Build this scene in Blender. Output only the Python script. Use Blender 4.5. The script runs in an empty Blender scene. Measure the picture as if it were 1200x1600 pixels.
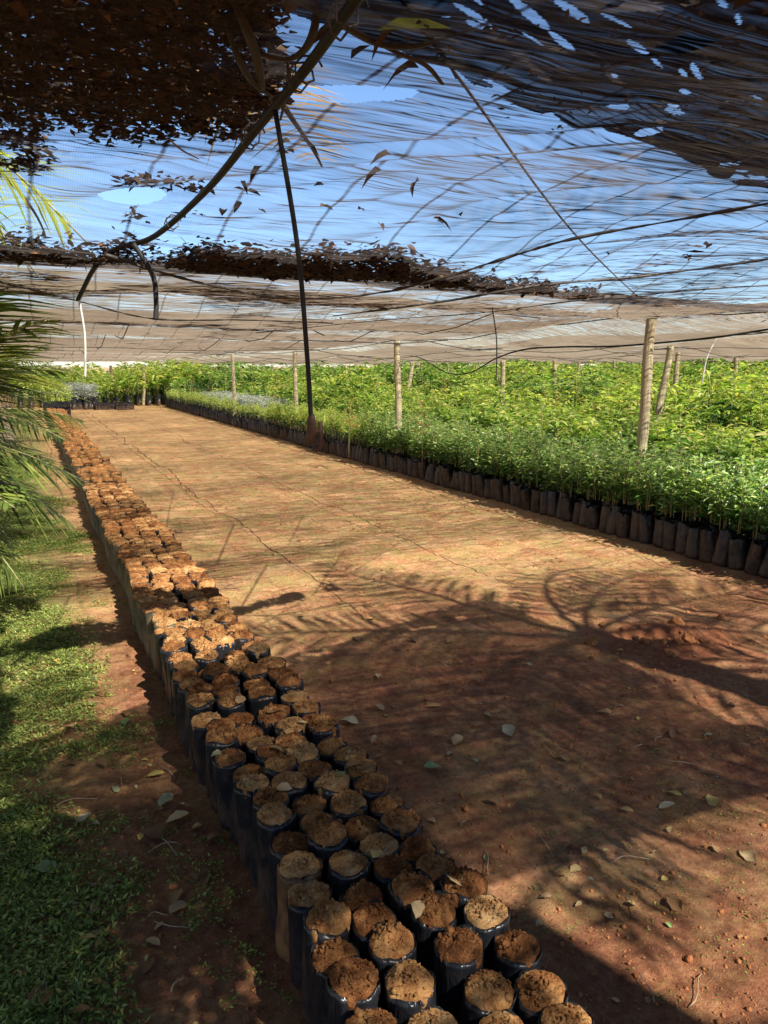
import bpy, math, random
import numpy as np
from mathutils import Vector, Matrix

# ------------------------------------------------------------------ camera, sky, sun, exposure
SC = bpy.context.scene
COL = SC.collection
H = 1.6
PITCH = math.radians(10.74)
YAW = math.radians(24.6)
F = 1202.0
cam = bpy.data.cameras.new("camera"); cam_o = bpy.data.objects.new("camera", cam); COL.objects.link(cam_o)
cam_o.location = (0, 0, H)
cam_o.rotation_euler = (math.pi/2 - PITCH, 0, -YAW)
cam.sensor_fit = 'VERTICAL'; cam.sensor_height = 24.0; cam.lens = 24.0*F/1600
cam.clip_start = 0.05; cam.clip_end = 3000
SC.camera = cam_o

SUN = Vector((0.33, -1.0, 1.02)).normalized()      # towards the sun: behind the camera, a little to the right
ELEV = math.asin(SUN.z)
AZ = math.atan2(SUN.x, SUN.y)                      # clockwise from +Y
w = bpy.data.worlds.new("World"); SC.world = w; w.use_nodes = True
wn = w.node_tree
bg = wn.nodes["Background"]
sky = wn.nodes.new("ShaderNodeTexSky"); sky.sky_type = 'NISHITA'; sky.sun_disc = False
sky.sun_elevation = ELEV; sky.sun_rotation = AZ
sky.air_density = 0.9; sky.dust_density = 0.0; sky.ozone_density = 5.5
wn.links.new(sky.outputs[0], bg.inputs[0]); bg.inputs[1].default_value = 0.058
sl = bpy.data.lights.new("sun", 'SUN'); sl.energy = 5.0; sl.angle = math.radians(0.5); sl.color = (1.0, 0.93, 0.80)
so = bpy.data.objects.new("sun", sl); COL.objects.link(so)
so.rotation_euler = SUN.to_track_quat('Z', 'Y').to_euler()
SC.view_settings.view_transform = 'Standard'; SC.view_settings.look = 'None'
SC.view_settings.exposure = 1.95; SC.view_settings.gamma = 1.0
SC.cycles.max_bounces = 7; SC.cycles.diffuse_bounces = 4; SC.cycles.glossy_bounces = 2
SC.cycles.transmission_bounces = 4; SC.cycles.transparent_max_bounces = 14
SC.cycles.use_denoising = True
SC.cycles.sample_clamp_indirect = 4.0

random.seed(7)
RNG = np.random.default_rng(7)
PI = math.pi

# ------------------------------------------------------------------ helpers
def ray(px, py):
    u, v = px-600.0, 800.0-py
    z = v*math.cos(PITCH) - F*math.sin(PITCH); f = F*math.cos(PITCH) + v*math.sin(PITCH)
    return Vector((u*math.cos(YAW)+f*math.sin(YAW), f*math.cos(YAW)-u*math.sin(YAW), z))
def at_z(px, py, z):
    d = ray(px, py); s = (z-H)/d.z
    return Vector((0, 0, H)) + d*s
def at_y(px, py, y):
    d = ray(px, py); return Vector((0, 0, H)) + d*(y/d.y)

def hash2(ix, iy, seed):
    n = (ix.astype(np.int64)*374761393 + iy.astype(np.int64)*668265263 + seed*974711) & 0xffffffff
    n = ((n ^ (n >> 13))*1274126177) & 0xffffffff
    n = n ^ (n >> 16)
    return (n & 0xffff)/65535.0
def vnoise(x, y, seed=0):
    x = np.asarray(x, float); y = np.asarray(y, float)
    ix = np.floor(x); iy = np.floor(y); fx = x-ix; fy = y-iy
    fx = fx*fx*fx*(fx*(fx*6-15)+10); fy = fy*fy*fy*(fy*(fy*6-15)+10)
    a = hash2(ix, iy, seed); b = hash2(ix+1, iy, seed); c = hash2(ix, iy+1, seed); d = hash2(ix+1, iy+1, seed)
    return (a*(1-fx)+b*fx)*(1-fy) + (c*(1-fx)+d*fx)*fy
def fbm(x, y, oct=4, seed=0):
    s = 0; a = .5; t = 0
    for k in range(oct):
        s = s + a*vnoise(x*2**k+17.3*k, y*2**k-9.1*k, seed+k); t += a; a *= .5
    return s/t

class Geo:
    """collects triangles with a material index, then links them as one mesh object"""
    def __init__(s): s.v = []; s.f = []; s.m = []; s.n = 0
    def add(s, v, f, mi=0):
        v = np.asarray(v, float).reshape(-1, 3); f = np.asarray(f, int).reshape(-1, 3)
        s.v.append(v); s.f.append(f+s.n); s.m.append(np.full(len(f), mi, int)); s.n += len(v)
        return s
    def arrays(s):
        if not s.v: return np.zeros((0, 3)), np.zeros((0, 3), int), np.zeros(0, int)
        return np.concatenate(s.v), np.concatenate(s.f), np.concatenate(s.m)
    def mesh(s, name, mats, smooth=True):
        v, f, m = s.arrays()
        return make_mesh(name, v, f, m, mats, smooth)
    def obj(s, name, mats, parent=None, smooth=True, loc=None):
        return link(name, s.mesh(name, mats, smooth), parent, loc)
def make_mesh(name, v, f, m=None, mats=(), smooth=True):
    me = bpy.data.meshes.new(name)
    k = f.shape[1]
    me.vertices.add(len(v)); me.vertices.foreach_set('co', np.ascontiguousarray(v, np.float32).ravel())
    me.loops.add(len(f)*k); me.loops.foreach_set('vertex_index', np.ascontiguousarray(f, np.int32).ravel())
    me.polygons.add(len(f)); me.polygons.foreach_set('loop_start', np.arange(0, len(f)*k, k, dtype=np.int32))
    if m is not None: me.polygons.foreach_set('material_index', np.ascontiguousarray(m, np.int32))
    me.polygons.foreach_set('use_smooth', np.full(len(f), smooth, bool))
    for mt in (mats if isinstance(mats, (list, tuple)) else [mats]): me.materials.append(mt)
    me.update(calc_edges=True)
    return me
def link(name, data, parent=None, loc=None):
    o = bpy.data.objects.new(name, data); COL.objects.link(o)
    if parent is not None: o.parent = parent
    if loc is not None: o.location = loc
    return o
def tag(o, label=None, cat=None, group=None, kind=None):
    if label: o['label'] = label
    if cat: o['category'] = cat
    if group: o['group'] = group
    if kind: o['kind'] = kind
    return o
def thing(name, label, cat, loc=(0, 0, 0), rz=0, group=None):
    o = link(name, None, None, loc); o.rotation_euler = (0, 0, rz); o.empty_display_size = .1
    return tag(o, label, cat, group)

def tube(pts, rad, n=8, cap=True, squash=1.0):
    pts = [Vector(p) for p in pts]; N = len(pts)
    if not hasattr(rad, '__len__'): rad = [rad]*N
    V = []; Fc = []; prev = None
    for i, p in enumerate(pts):
        t = (pts[min(i+1, N-1)]-pts[max(i-1, 0)]).normalized()
        if prev is None:
            a = Vector((0, 0, 1)) if abs(t.z) < .9 else Vector((1, 0, 0))
            prev = t.cross(a).normalized()
        nn = (prev - t*prev.dot(t)).normalized(); prev = nn; b = t.cross(nn)
        for k in range(n):
            an = 2*PI*k/n
            V.append(p + nn*math.cos(an)*rad[i] + b*math.sin(an)*rad[i]*squash)
    for i in range(N-1):
        for k in range(n):
            a = i*n+k; b2 = i*n+(k+1) % n; c = a+n; d = b2+n
            Fc += [(a, b2, d), (a, d, c)]
    if cap:
        V.append(pts[0]); V.append(pts[-1]); c0 = len(V)-2; c1 = len(V)-1
        for k in range(n):
            Fc.append((c0, (k+1) % n, k)); Fc.append((c1, (N-1)*n+k, (N-1)*n+(k+1) % n))
    return np.array([tuple(v) for v in V]), np.array(Fc)
def spline(pts, n=8):
    pts = [Vector(p) for p in pts]; out = []
    P = [pts[0]*2-pts[1]] + pts + [pts[-1]*2-pts[-2]]
    for i in range(1, len(P)-2):
        for k in range(n):
            t = k/n
            out.append(.5*((2*P[i])+(-P[i-1]+P[i+1])*t+(2*P[i-1]-5*P[i]+4*P[i+1]-P[i+2])*t*t+(-P[i-1]+3*P[i]-3*P[i+1]+P[i+2])*t**3))
    out.append(pts[-1]); return out

def norm(a): return a/np.maximum(np.linalg.norm(a, axis=-1, keepdims=True), 1e-9)
def leaves(pos, d, L, W, droop=.3, fold=.25, lod=0, rng=RNG):
    """N leaf blades: base pos, direction d, length L, width W, as one vertex and triangle array"""
    pos = np.asarray(pos, float).reshape(-1, 3); N = len(pos)
    d = norm(np.asarray(d, float).reshape(-1, 3)); L = np.broadcast_to(L, N)[:, None]; W = np.broadcast_to(W, N)[:, None]
    droop = np.broadcast_to(droop, N)[:, None]
    up = np.array([0, 0, 1.0])
    side = np.cross(d, up+rng.normal(0, .35, (N, 3))); side = norm(side)
    nr = np.cross(side, d)
    def mid(t): return pos + d*L*t - up*L*droop*t*t
    def sd(k): return side*W*.5*k + nr*W*fold*k
    if lod >= 2:
        m = mid(.45)
        V = np.stack([pos, m+side*W*.5, mid(1), m-side*W*.5], 1)
        base = np.array([[0, 1, 2], [0, 2, 3]])
    elif lod == 1:
        m = mid(.45)
        V = np.stack([pos, m+side*W*.5+nr*W*fold, m, m-side*W*.5+nr*W*fold, mid(1)], 1)
        base = np.array([[0, 1, 2], [0, 2, 3], [1, 4, 2], [2, 4, 3]])
    else:
        m1 = mid(.3); m2 = mid(.68)
        V = np.stack([pos, m1+side*W*.46+nr*W*fold, m1, m1-side*W*.46+nr*W*fold,
                      m2+side*W*.4+nr*W*fold*.8, m2, m2-side*W*.4+nr*W*fold*.8, mid(1)], 1)
        base = np.array([[0, 1, 2], [0, 2, 3], [1, 4, 5], [1, 5, 2], [2, 5, 6], [2, 6, 3], [4, 7, 5], [5, 7, 6]])
    nv = V.shape[1]
    Fc = (base[None]+(np.arange(N)*nv)[:, None, None]).reshape(-1, 3)
    return V.reshape(-1, 3), Fc

# ------------------------------------------------------------------ materials
def new_mat(name):
    m = bpy.data.materials.new(name); m.use_nodes = True; nt = m.node_tree; nt.nodes.clear()
    out = nt.nodes.new("ShaderNodeOutputMaterial")
    return m, nt, out
class NB:
    def __init__(s, nt): s.nt = nt
    def n(s, t, **kw):
        x = s.nt.nodes.new(t)
        for k, v in kw.items(): setattr(x, k, v)
        return x
    def l(s, a, b): s.nt.links.new(a, b)
    def math(s, op, a, b=None, c=None, clamp=False):
        x = s.n("ShaderNodeMath", operation=op); x.use_clamp = clamp
        for i, q in enumerate((a, b, c)):
            if q is None: continue
            if isinstance(q, (int, float)): x.inputs[i].default_value = q
            else: s.l(q, x.inputs[i])
        return x.outputs[0]
    def noise(s, vec, scale, detail=4, rough=.55, dist=0):
        x = s.n("ShaderNodeTexNoise"); x.inputs['Scale'].default_value = scale; x.inputs['Detail'].default_value = detail
        x.inputs['Roughness'].default_value = rough; x.inputs['Distortion'].default_value = dist
        if vec is not None: s.l(vec, x.inputs['Vector'])
        return x.outputs['Fac']
    def ramp(s, fac, stops, interp='LINEAR'):
        x = s.n("ShaderNodeValToRGB"); x.color_ramp.interpolation = interp
        e = x.color_ramp.elements
        while len(e) < len(stops): e.new(.5)
        for el, (p, c) in zip(e, stops): el.position = p; el.color = (*c, 1) if len(c) == 3 else c
        s.l(fac, x.inputs[0]); return x.outputs[0]
    def mix(s, fac, a, b, mode='MIX'):
        x = s.n("ShaderNodeMix", data_type='RGBA', blend_type=mode)
        for i, q in ((0, fac), (6, a), (7, b)):
            if isinstance(q, (int, float)): x.inputs[i].default_value = q
            elif isinstance(q, tuple): x.inputs[i].default_value = (*q, 1)
            else: s.l(q, x.inputs[i])
        return x.outputs[2]
    def bump(s, h, strength=.5, dist=.01):
        x = s.n("ShaderNodeBump"); x.inputs['Strength'].default_value = strength; x.inputs['Distance'].default_value = dist
        s.l(h, x.inputs['Height']); return x.outputs[0]
    def pbsdf(s, col, rough=.8, spec=.3, bump=None):
        x = s.n("ShaderNodeBsdfPrincipled")
        if isinstance(col, tuple): x.inputs['Base Color'].default_value = (*col, 1)
        else: s.l(col, x.inputs['Base Color'])
        if isinstance(rough, (int, float)): x.inputs['Roughness'].default_value = rough
        else: s.l(rough, x.inputs['Roughness'])
        x.inputs['Specular IOR Level'].default_value = spec
        if bump is not None: s.l(bump, x.inputs['Normal'])
        return x

def simple(name, c1, c2, scale=8, rough=.8, spec=.3, bump=.3, bdist=.004, coord='Object', stretch=(1, 1, 1)):
    m, nt, out = new_mat(name); b = NB(nt)
    tc = b.n("ShaderNodeTexCoord"); mp = b.n("ShaderNodeMapping"); mp.inputs['Scale'].default_value = stretch
    b.l(tc.outputs[coord], mp.inputs[0]); v = mp.outputs[0]
    f = b.noise(v, scale, 5, .6)
    col = b.ramp(f, [(.3, c1), (.7, c2)])
    bp = b.bump(b.noise(v, scale*3, 5, .65), bump, bdist)
    b.l(b.pbsdf(col, rough, spec, bp).outputs[0], out.inputs[0]); return m

def leaf_mat(name, stops, transl=.45, rough=.45, spec=.35, tcol=None, per=(1, .25)):
    """thin leaf: every blade takes its own tone from the ramp"""
    m, nt, out = new_mat(name); b = NB(nt)
    g = b.n("ShaderNodeNewGeometry"); oi = b.n("ShaderNodeObjectInfo")
    r = b.math('FRACT', b.math('ADD', b.math('MULTIPLY', g.outputs['Random Per Island'], per[0]), b.math('MULTIPLY', oi.outputs['Random'], per[1])))
    col = b.ramp(r, stops)
    p = b.pbsdf(col, rough, spec)
    t = b.n("ShaderNodeBsdfTranslucent")
    tc = b.mix(1.0, col, tcol or (1.25, 1.35, .6), 'MULTIPLY'); b.l(tc, t.inputs[0])
    mx = b.n("ShaderNodeMixShader"); mx.inputs[0].default_value = transl
    b.l(p.outputs[0], mx.inputs[1]); b.l(t.outputs[0], mx.inputs[2]); b.l(mx.outputs[0], out.inputs[0]); return m

M = {}
M['leaf_dark'] = leaf_mat('small_dark_leaf', [(0, (.04, .09, .02)), (.35, (.16, .27, .08)), (.7, (.34, .48, .16)), (1, (.58, .68, .3))], .4, .3, .7)
M['leaf_fresh'] = leaf_mat('fresh_leaf', [(0, (.03, .08, .02)), (.3, (.13, .26, .05)), (.6, (.27, .43, .11)), (.85, (.42, .56, .16)), (1, (.6, .64, .24))], .5, .4, .4)
M['leaf_yellow'] = leaf_mat('yellow_green_leaf', [(0, (.14, .25, .035)), (.5, (.38, .50, .12)), (.85, (.58, .64, .17)), (1, (.64, .54, .2))], .5, .45, .4)
M['leaf_red'] = leaf_mat('red_brown_new_leaf', [(0, (.22, .07, .03)), (1, (.38, .16, .06))], .4)
M['leaf_silver'] = leaf_mat('silver_leaf', [(0, (.28, .33, .29)), (1, (.5, .56, .52))], .25, .6, .3, (1, 1, 1))
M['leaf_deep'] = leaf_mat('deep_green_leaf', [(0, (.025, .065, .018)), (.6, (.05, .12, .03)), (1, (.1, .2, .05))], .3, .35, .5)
M['palm_green'] = leaf_mat('palm_leaflet', [(0, (.035, .06, .014)), (.6, (.08, .12, .025)), (1, (.2, .24, .05))], .25, .45, .25)
M['palm_lit'] = leaf_mat('sunlit_yellow_leaflet', [(0, (.2, .24, .05)), (1, (.4, .4, .1))], .5, .4, .4)  # sunlight on the fronds painted in as a lighter, yellower tone
M['palm_dry'] = leaf_mat('dry_palm_leaflet', [(0, (.3, .2, .11)), (.6, (.45, .34, .2)), (1, (.55, .45, .3))], .3, .6, .3, (1.1, 1, .8))
M['litter'] = leaf_mat('dead_leaf', [(0, (.012, .008, .007)), (.5, (.03, .016, .011)), (.85, (.07, .034, .018)), (1, (.17, .085, .035))], .05, .6, .25, (1.2, .9, .6))
M['litter_dark'] = leaf_mat('silhouette_dead_leaf', [(0, (.018, .012, .01)), (1, (.06, .035, .022))], .05, .7, .2)  # darkened in colour for leaves seen as silhouettes against the sky
M['fallen'] = leaf_mat('pale_fallen_leaf', [(0, (.13, .06, .025)), (.3, (.26, .15, .06)), (.55, (.36, .26, .14)), (.75, (.38, .28, .07)), (.9, (.34, .30, .2)), (1, (.13, .2, .07))], .2, .55, .3, (1.1, 1, .7), (0, 1))
M['grass'] = leaf_mat('creeping_grass', [(0, (.07, .10, .025)), (.5, (.16, .22, .05)), (.85, (.29, .34, .08)), (1, (.44, .42, .14))], .4, .5, .3)
M['stem'] = simple('green_brown_stem', (.2, .2, .08), (.34, .27, .14), 20, .7)
M['post'] = simple('weathered_post_wood', (.20, .16, .09), (.47, .41, .28), 11, .85, .15, .8, .008, 'Object', (6, 6, .5))
M['dark_wood'] = simple('dark_post_wood', (.1, .075, .05), (.18, .14, .1), 10, .85, .2, .5, .006, 'Object', (4, 4, .5))
M['trunk'] = simple('palm_trunk', (.11, .09, .07), (.27, .23, .18), 9, .9, .2, .9, .02, 'Object', (1, 1, 4))
M['pipe'] = simple('black_pipe', (.010, .010, .012), (.022, .02, .02), 6, .6, .25, .2, .002)
M['wire'] = simple('dark_wire', (.02, .018, .016), (.06, .05, .04), 6, .6, .4)
M['cord_white'] = simple('pale_cord', (.45, .45, .43), (.6, .6, .58), 6, .6, .4)
M['brown_tip'] = simple('rusty_sprinkler_plastic', (.05, .03, .02), (.1, .05, .03), 12, .6, .3)
M['twig'] = simple('dry_twig', (.22, .15, .09), (.4, .3, .2), 20, .8)
M['clod'] = simple('red_soil_clod', (.2, .075, .028), (.33, .14, .055), 18, .95, .1, 1, .01)

def bag_mat(name, dust, amount):
    m, nt, out = new_mat(name); b = NB(nt)
    tc = b.n("ShaderNodeTexCoord"); oi = b.n("ShaderNodeObjectInfo")
    add = b.n("ShaderNodeVectorMath", operation='ADD'); b.l(tc.outputs['Object'], add.inputs[0])
    cx = b.n("ShaderNodeCombineXYZ"); b.l(b.math('MULTIPLY', oi.outputs['Random'], 40), cx.inputs[0]); b.l(cx.outputs[0], add.inputs[1])
    v = add.outputs[0]
    sz = b.n("ShaderNodeSeparateXYZ"); b.l(tc.outputs['Object'], sz.inputs[0])
    low = b.math('SUBTRACT', 1.0, b.math('MULTIPLY', sz.outputs[2], 3.2), clamp=True)
    nz = b.noise(v, 14, 5, .65)
    f = b.math('ADD', b.math('MULTIPLY', nz, 1.3), b.math('MULTIPLY', low, .35))
    f = b.math('MULTIPLY', b.math('SUBTRACT', f, .78-amount, clamp=True), 2.0, clamp=True)
    f = b.math('MULTIPLY', f, .8)
    col = b.mix(f, (.012, .013, .016), dust)
    mp = b.n("ShaderNodeMapping"); mp.inputs['Scale'].default_value = (1, 1, .25); b.l(v, mp.inputs[0])
    h = b.noise(mp.outputs[0], 38, 3, .5, 1.5)
    ro = b.math('ADD', .3, b.math('MULTIPLY', f, .5))
    b.l(b.pbsdf(col, ro, .35, b.bump(h, .6, .010)).outputs[0], out.inputs[0]); return m
M['bag'] = bag_mat('black_plastic_bag', (.13, .06, .03), -.02)
M['bag_dusty'] = bag_mat('dusty_black_plastic_bag', (.15, .08, .042), .07)
M['bag_olive'] = bag_mat('olive_brown_bag', (.20, .155, .075), .22)  # black plastic with olive brown patches
M['bag_orange'] = bag_mat('orange_mud_stained_bag', (.24, .10, .03), .30)

def potting():
    m, nt, out = new_mat('potting_soil'); b = NB(nt)
    tc = b.n("ShaderNodeTexCoord"); oi = b.n("ShaderNodeObjectInfo")
    add = b.n("ShaderNodeVectorMath", operation='ADD'); b.l(tc.outputs['Object'], add.inputs[0])
    cx = b.n("ShaderNodeCombineXYZ"); b.l(b.math('MULTIPLY', oi.outputs['Random'], 30), cx.inputs[0]); b.l(cx.outputs[0], add.inputs[1])
    v = add.outputs[0]
    n1 = b.noise(v, 22, 4, .6); n2 = b.noise(v, 190, 6, .85)
    vo = b.n("ShaderNodeTexVoronoi"); vo.inputs['Scale'].default_value = 130; b.l(v, vo.inputs['Vector'])
    f = b.math('ADD', b.math('MULTIPLY', n1, .55), b.math('MULTIPLY', n2, .5))
    f = b.math('ADD', f, b.math('MULTIPLY', b.math('SUBTRACT', oi.outputs['Random'], .5), .22))
    col = b.ramp(f, [(.32, (.08, .027, .011)), (.46, (.25, .10, .035)), (.60, (.46, .24, .09)), (.80, (.66, .46, .24))])
    fleck = b.math('LESS_THAN', b.noise(v, 240, 2, .5), .27)
    col = b.mix(b.math('MULTIPLY', fleck, .0), col, (.5, .42, .3))
    hh = b.math('ADD', b.math('MULTIPLY', vo.outputs['Distance'], -.6), n2)
    b.l(b.pbsdf(col, .95, .1, b.bump(hh, 1.0, .012)).outputs[0], out.inputs[0]); return m
M['potting'] = potting()

def ground_mat():
    m, nt, out = new_mat('red_earth_ground'); b = NB(nt)
    g = b.n("ShaderNodeNewGeometry"); pos = g.outputs['Position']
    sp = b.n("ShaderNodeSeparateXYZ"); b.l(pos, sp.inputs[0]); X, Y = sp.outputs[0], sp.outputs[1]
    big = b.noise(pos, .7, 4, .55); mid = b.noise(pos, 3.2, 5, .6); fine = b.noise(pos, 30, 7, .8); vf = b.noise(pos, 170, 4, .8)
    # soil: dark red (moist) to tan (dry), lengthwise drag marks along the rows
    mp = b.n("ShaderNodeMapping"); mp.inputs['Scale'].default_value = (1, .35, 1); b.l(pos, mp.inputs[0])
    drag = b.noise(mp.outputs[0], 30, 6, .7)
    f = b.math('ADD', b.math('MULTIPLY', mid, .32), b.math('MULTIPLY', fine, .52))
    f = b.math('ADD', f, b.math('MULTIPLY', drag, .16))
    soil = b.ramp(f, [(.33, (.17, .058, .028)), (.43, (.32, .145, .068)), (.52, (.44, .25, .125)), (.63, (.58, .40, .235))])
    # shade over the near ground painted in as darker red soil
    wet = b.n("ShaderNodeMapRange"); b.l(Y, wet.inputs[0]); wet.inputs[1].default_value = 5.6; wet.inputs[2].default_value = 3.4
    shade_f = b.math('MULTIPLY', wet.outputs[0], b.math('MULTIPLY', b.math('SUBTRACT', big, .12), 2.6), clamp=True)
    soil = b.mix(b.math('MULTIPLY', shade_f, .9), soil, b.ramp(f, [(.38, (.09, .030, .017)), (.5, (.20, .072, .038)), (.62, (.36, .17, .09))]))
    rd = b.math('MULTIPLY', b.math('SUBTRACT', b.noise(pos, 1.3, 6, .7), .52, clamp=True), 7, clamp=True)
    soil = b.mix(b.math('MULTIPLY', rd, .65), soil, b.ramp(fine, [(.35, (.2, .06, .03)), (.65, (.46, .2, .09))]))
    # thin film of moss and weeds
    mo = b.noise(pos, 3.4, 8, .85)
    mo = b.math('MULTIPLY', b.math('SUBTRACT', mo, .46, clamp=True), 9, clamp=True)
    mo = b.math('MULTIPLY', mo, b.math('MULTIPLY', b.math('SUBTRACT', fine, .3, clamp=True), 4.5, clamp=True))
    mcol = b.ramp(vf, [(.3, (.13, .15, .04)), (.7, (.38, .37, .12))])
    col = b.mix(b.math('MULTIPLY', mo, b.math('SUBTRACT', .58, b.math('MULTIPLY', shade_f, .4))), soil, mcol)
    # under the grass on the left
    lx = b.n("ShaderNodeMapRange"); b.l(b.math('ADD', X, b.math('MULTIPLY', b.math('SUBTRACT', mid, .5), .5)), lx.inputs[0]); lx.inputs[1].default_value = .34; lx.inputs[2].default_value = .05
    col = b.mix(b.math('MULTIPLY', lx.outputs[0], b.math('SUBTRACT', .75, b.math('MULTIPLY', shade_f, .6))), col, b.ramp(fine, [(.3, (.1, .1, .03)), (.7, (.24, .25, .08))]))
    # cracks and string marks that run along the rows
    wob = b.n("ShaderNodeTexNoise"); wob.noise_dimensions = '1D'; wob.inputs['Scale'].default_value = .45; wob.inputs['Detail'].default_value = 5; b.l(Y, wob.inputs['W'])
    wx = b.math('MULTIPLY', b.math('SUBTRACT', wob.outputs['Fac'], .5), .42)
    brk = b.math('MULTIPLY', b.math('SUBTRACT', b.noise(pos, 1.7, 4, .6), .30), 6, clamp=True)
    nr = b.n("ShaderNodeMapRange"); b.l(Y, nr.inputs[0]); nr.inputs[1].default_value = 3.4; nr.inputs[2].default_value = 5.0; nr.inputs[3].default_value = .12
    brk = b.math('MULTIPLY', brk, nr.outputs[0])
    crack = None
    for x0, wd in ((1.86, .011), (3.1, .007), (4.66, .012)):
        dd = b.math('ABSOLUTE', b.math('SUBTRACT', b.math('ADD', X, wx), x0))
        c = b.math('SUBTRACT', 1.0, b.math('DIVIDE', dd, b.math('MULTIPLY', wd, b.math('ADD', .4, b.math('MULTIPLY', mid, 1.6)))), clamp=True)
        c = b.math('MULTIPLY', c, brk)
        crack = c if crack is None else b.math('MAXIMUM', crack, c)
    col = b.mix(b.math('MULTIPLY', crack, .8), col, (.07, .028, .014))
    hp = at_z(1035, 1000, 0)      # freshly dug, darker red soil at the hole
    vm = b.n("ShaderNodeVectorMath", operation='DISTANCE'); mq = b.n("ShaderNodeMapping"); mq.inputs['Scale'].default_value = (1, 1.5, 0); b.l(pos, mq.inputs[0])
    b.l(mq.outputs[0], vm.inputs[0]); vm.inputs[1].default_value = (hp.x+.02, (hp.y-.05)*1.5, 0)
    dg = b.math('SUBTRACT', b.math('ADD', .36, b.math('MULTIPLY', fine, .35)), vm.outputs['Value']); dg = b.math('MULTIPLY', dg, 6, clamp=True)
    col = b.mix(b.math('MULTIPLY', dg, .85), col, b.ramp(fine, [(.35, (.13, .038, .018)), (.65, (.30, .11, .05))]))
    h = b.math('ADD', b.math('MULTIPLY', fine, .6), b.math('MULTIPLY', vf, .5))
    h = b.math('SUBTRACT', h, b.math('MULTIPLY', crack, .8))
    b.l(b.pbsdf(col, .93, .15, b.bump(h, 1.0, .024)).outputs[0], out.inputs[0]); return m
M['ground'] = ground_mat()

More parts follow.
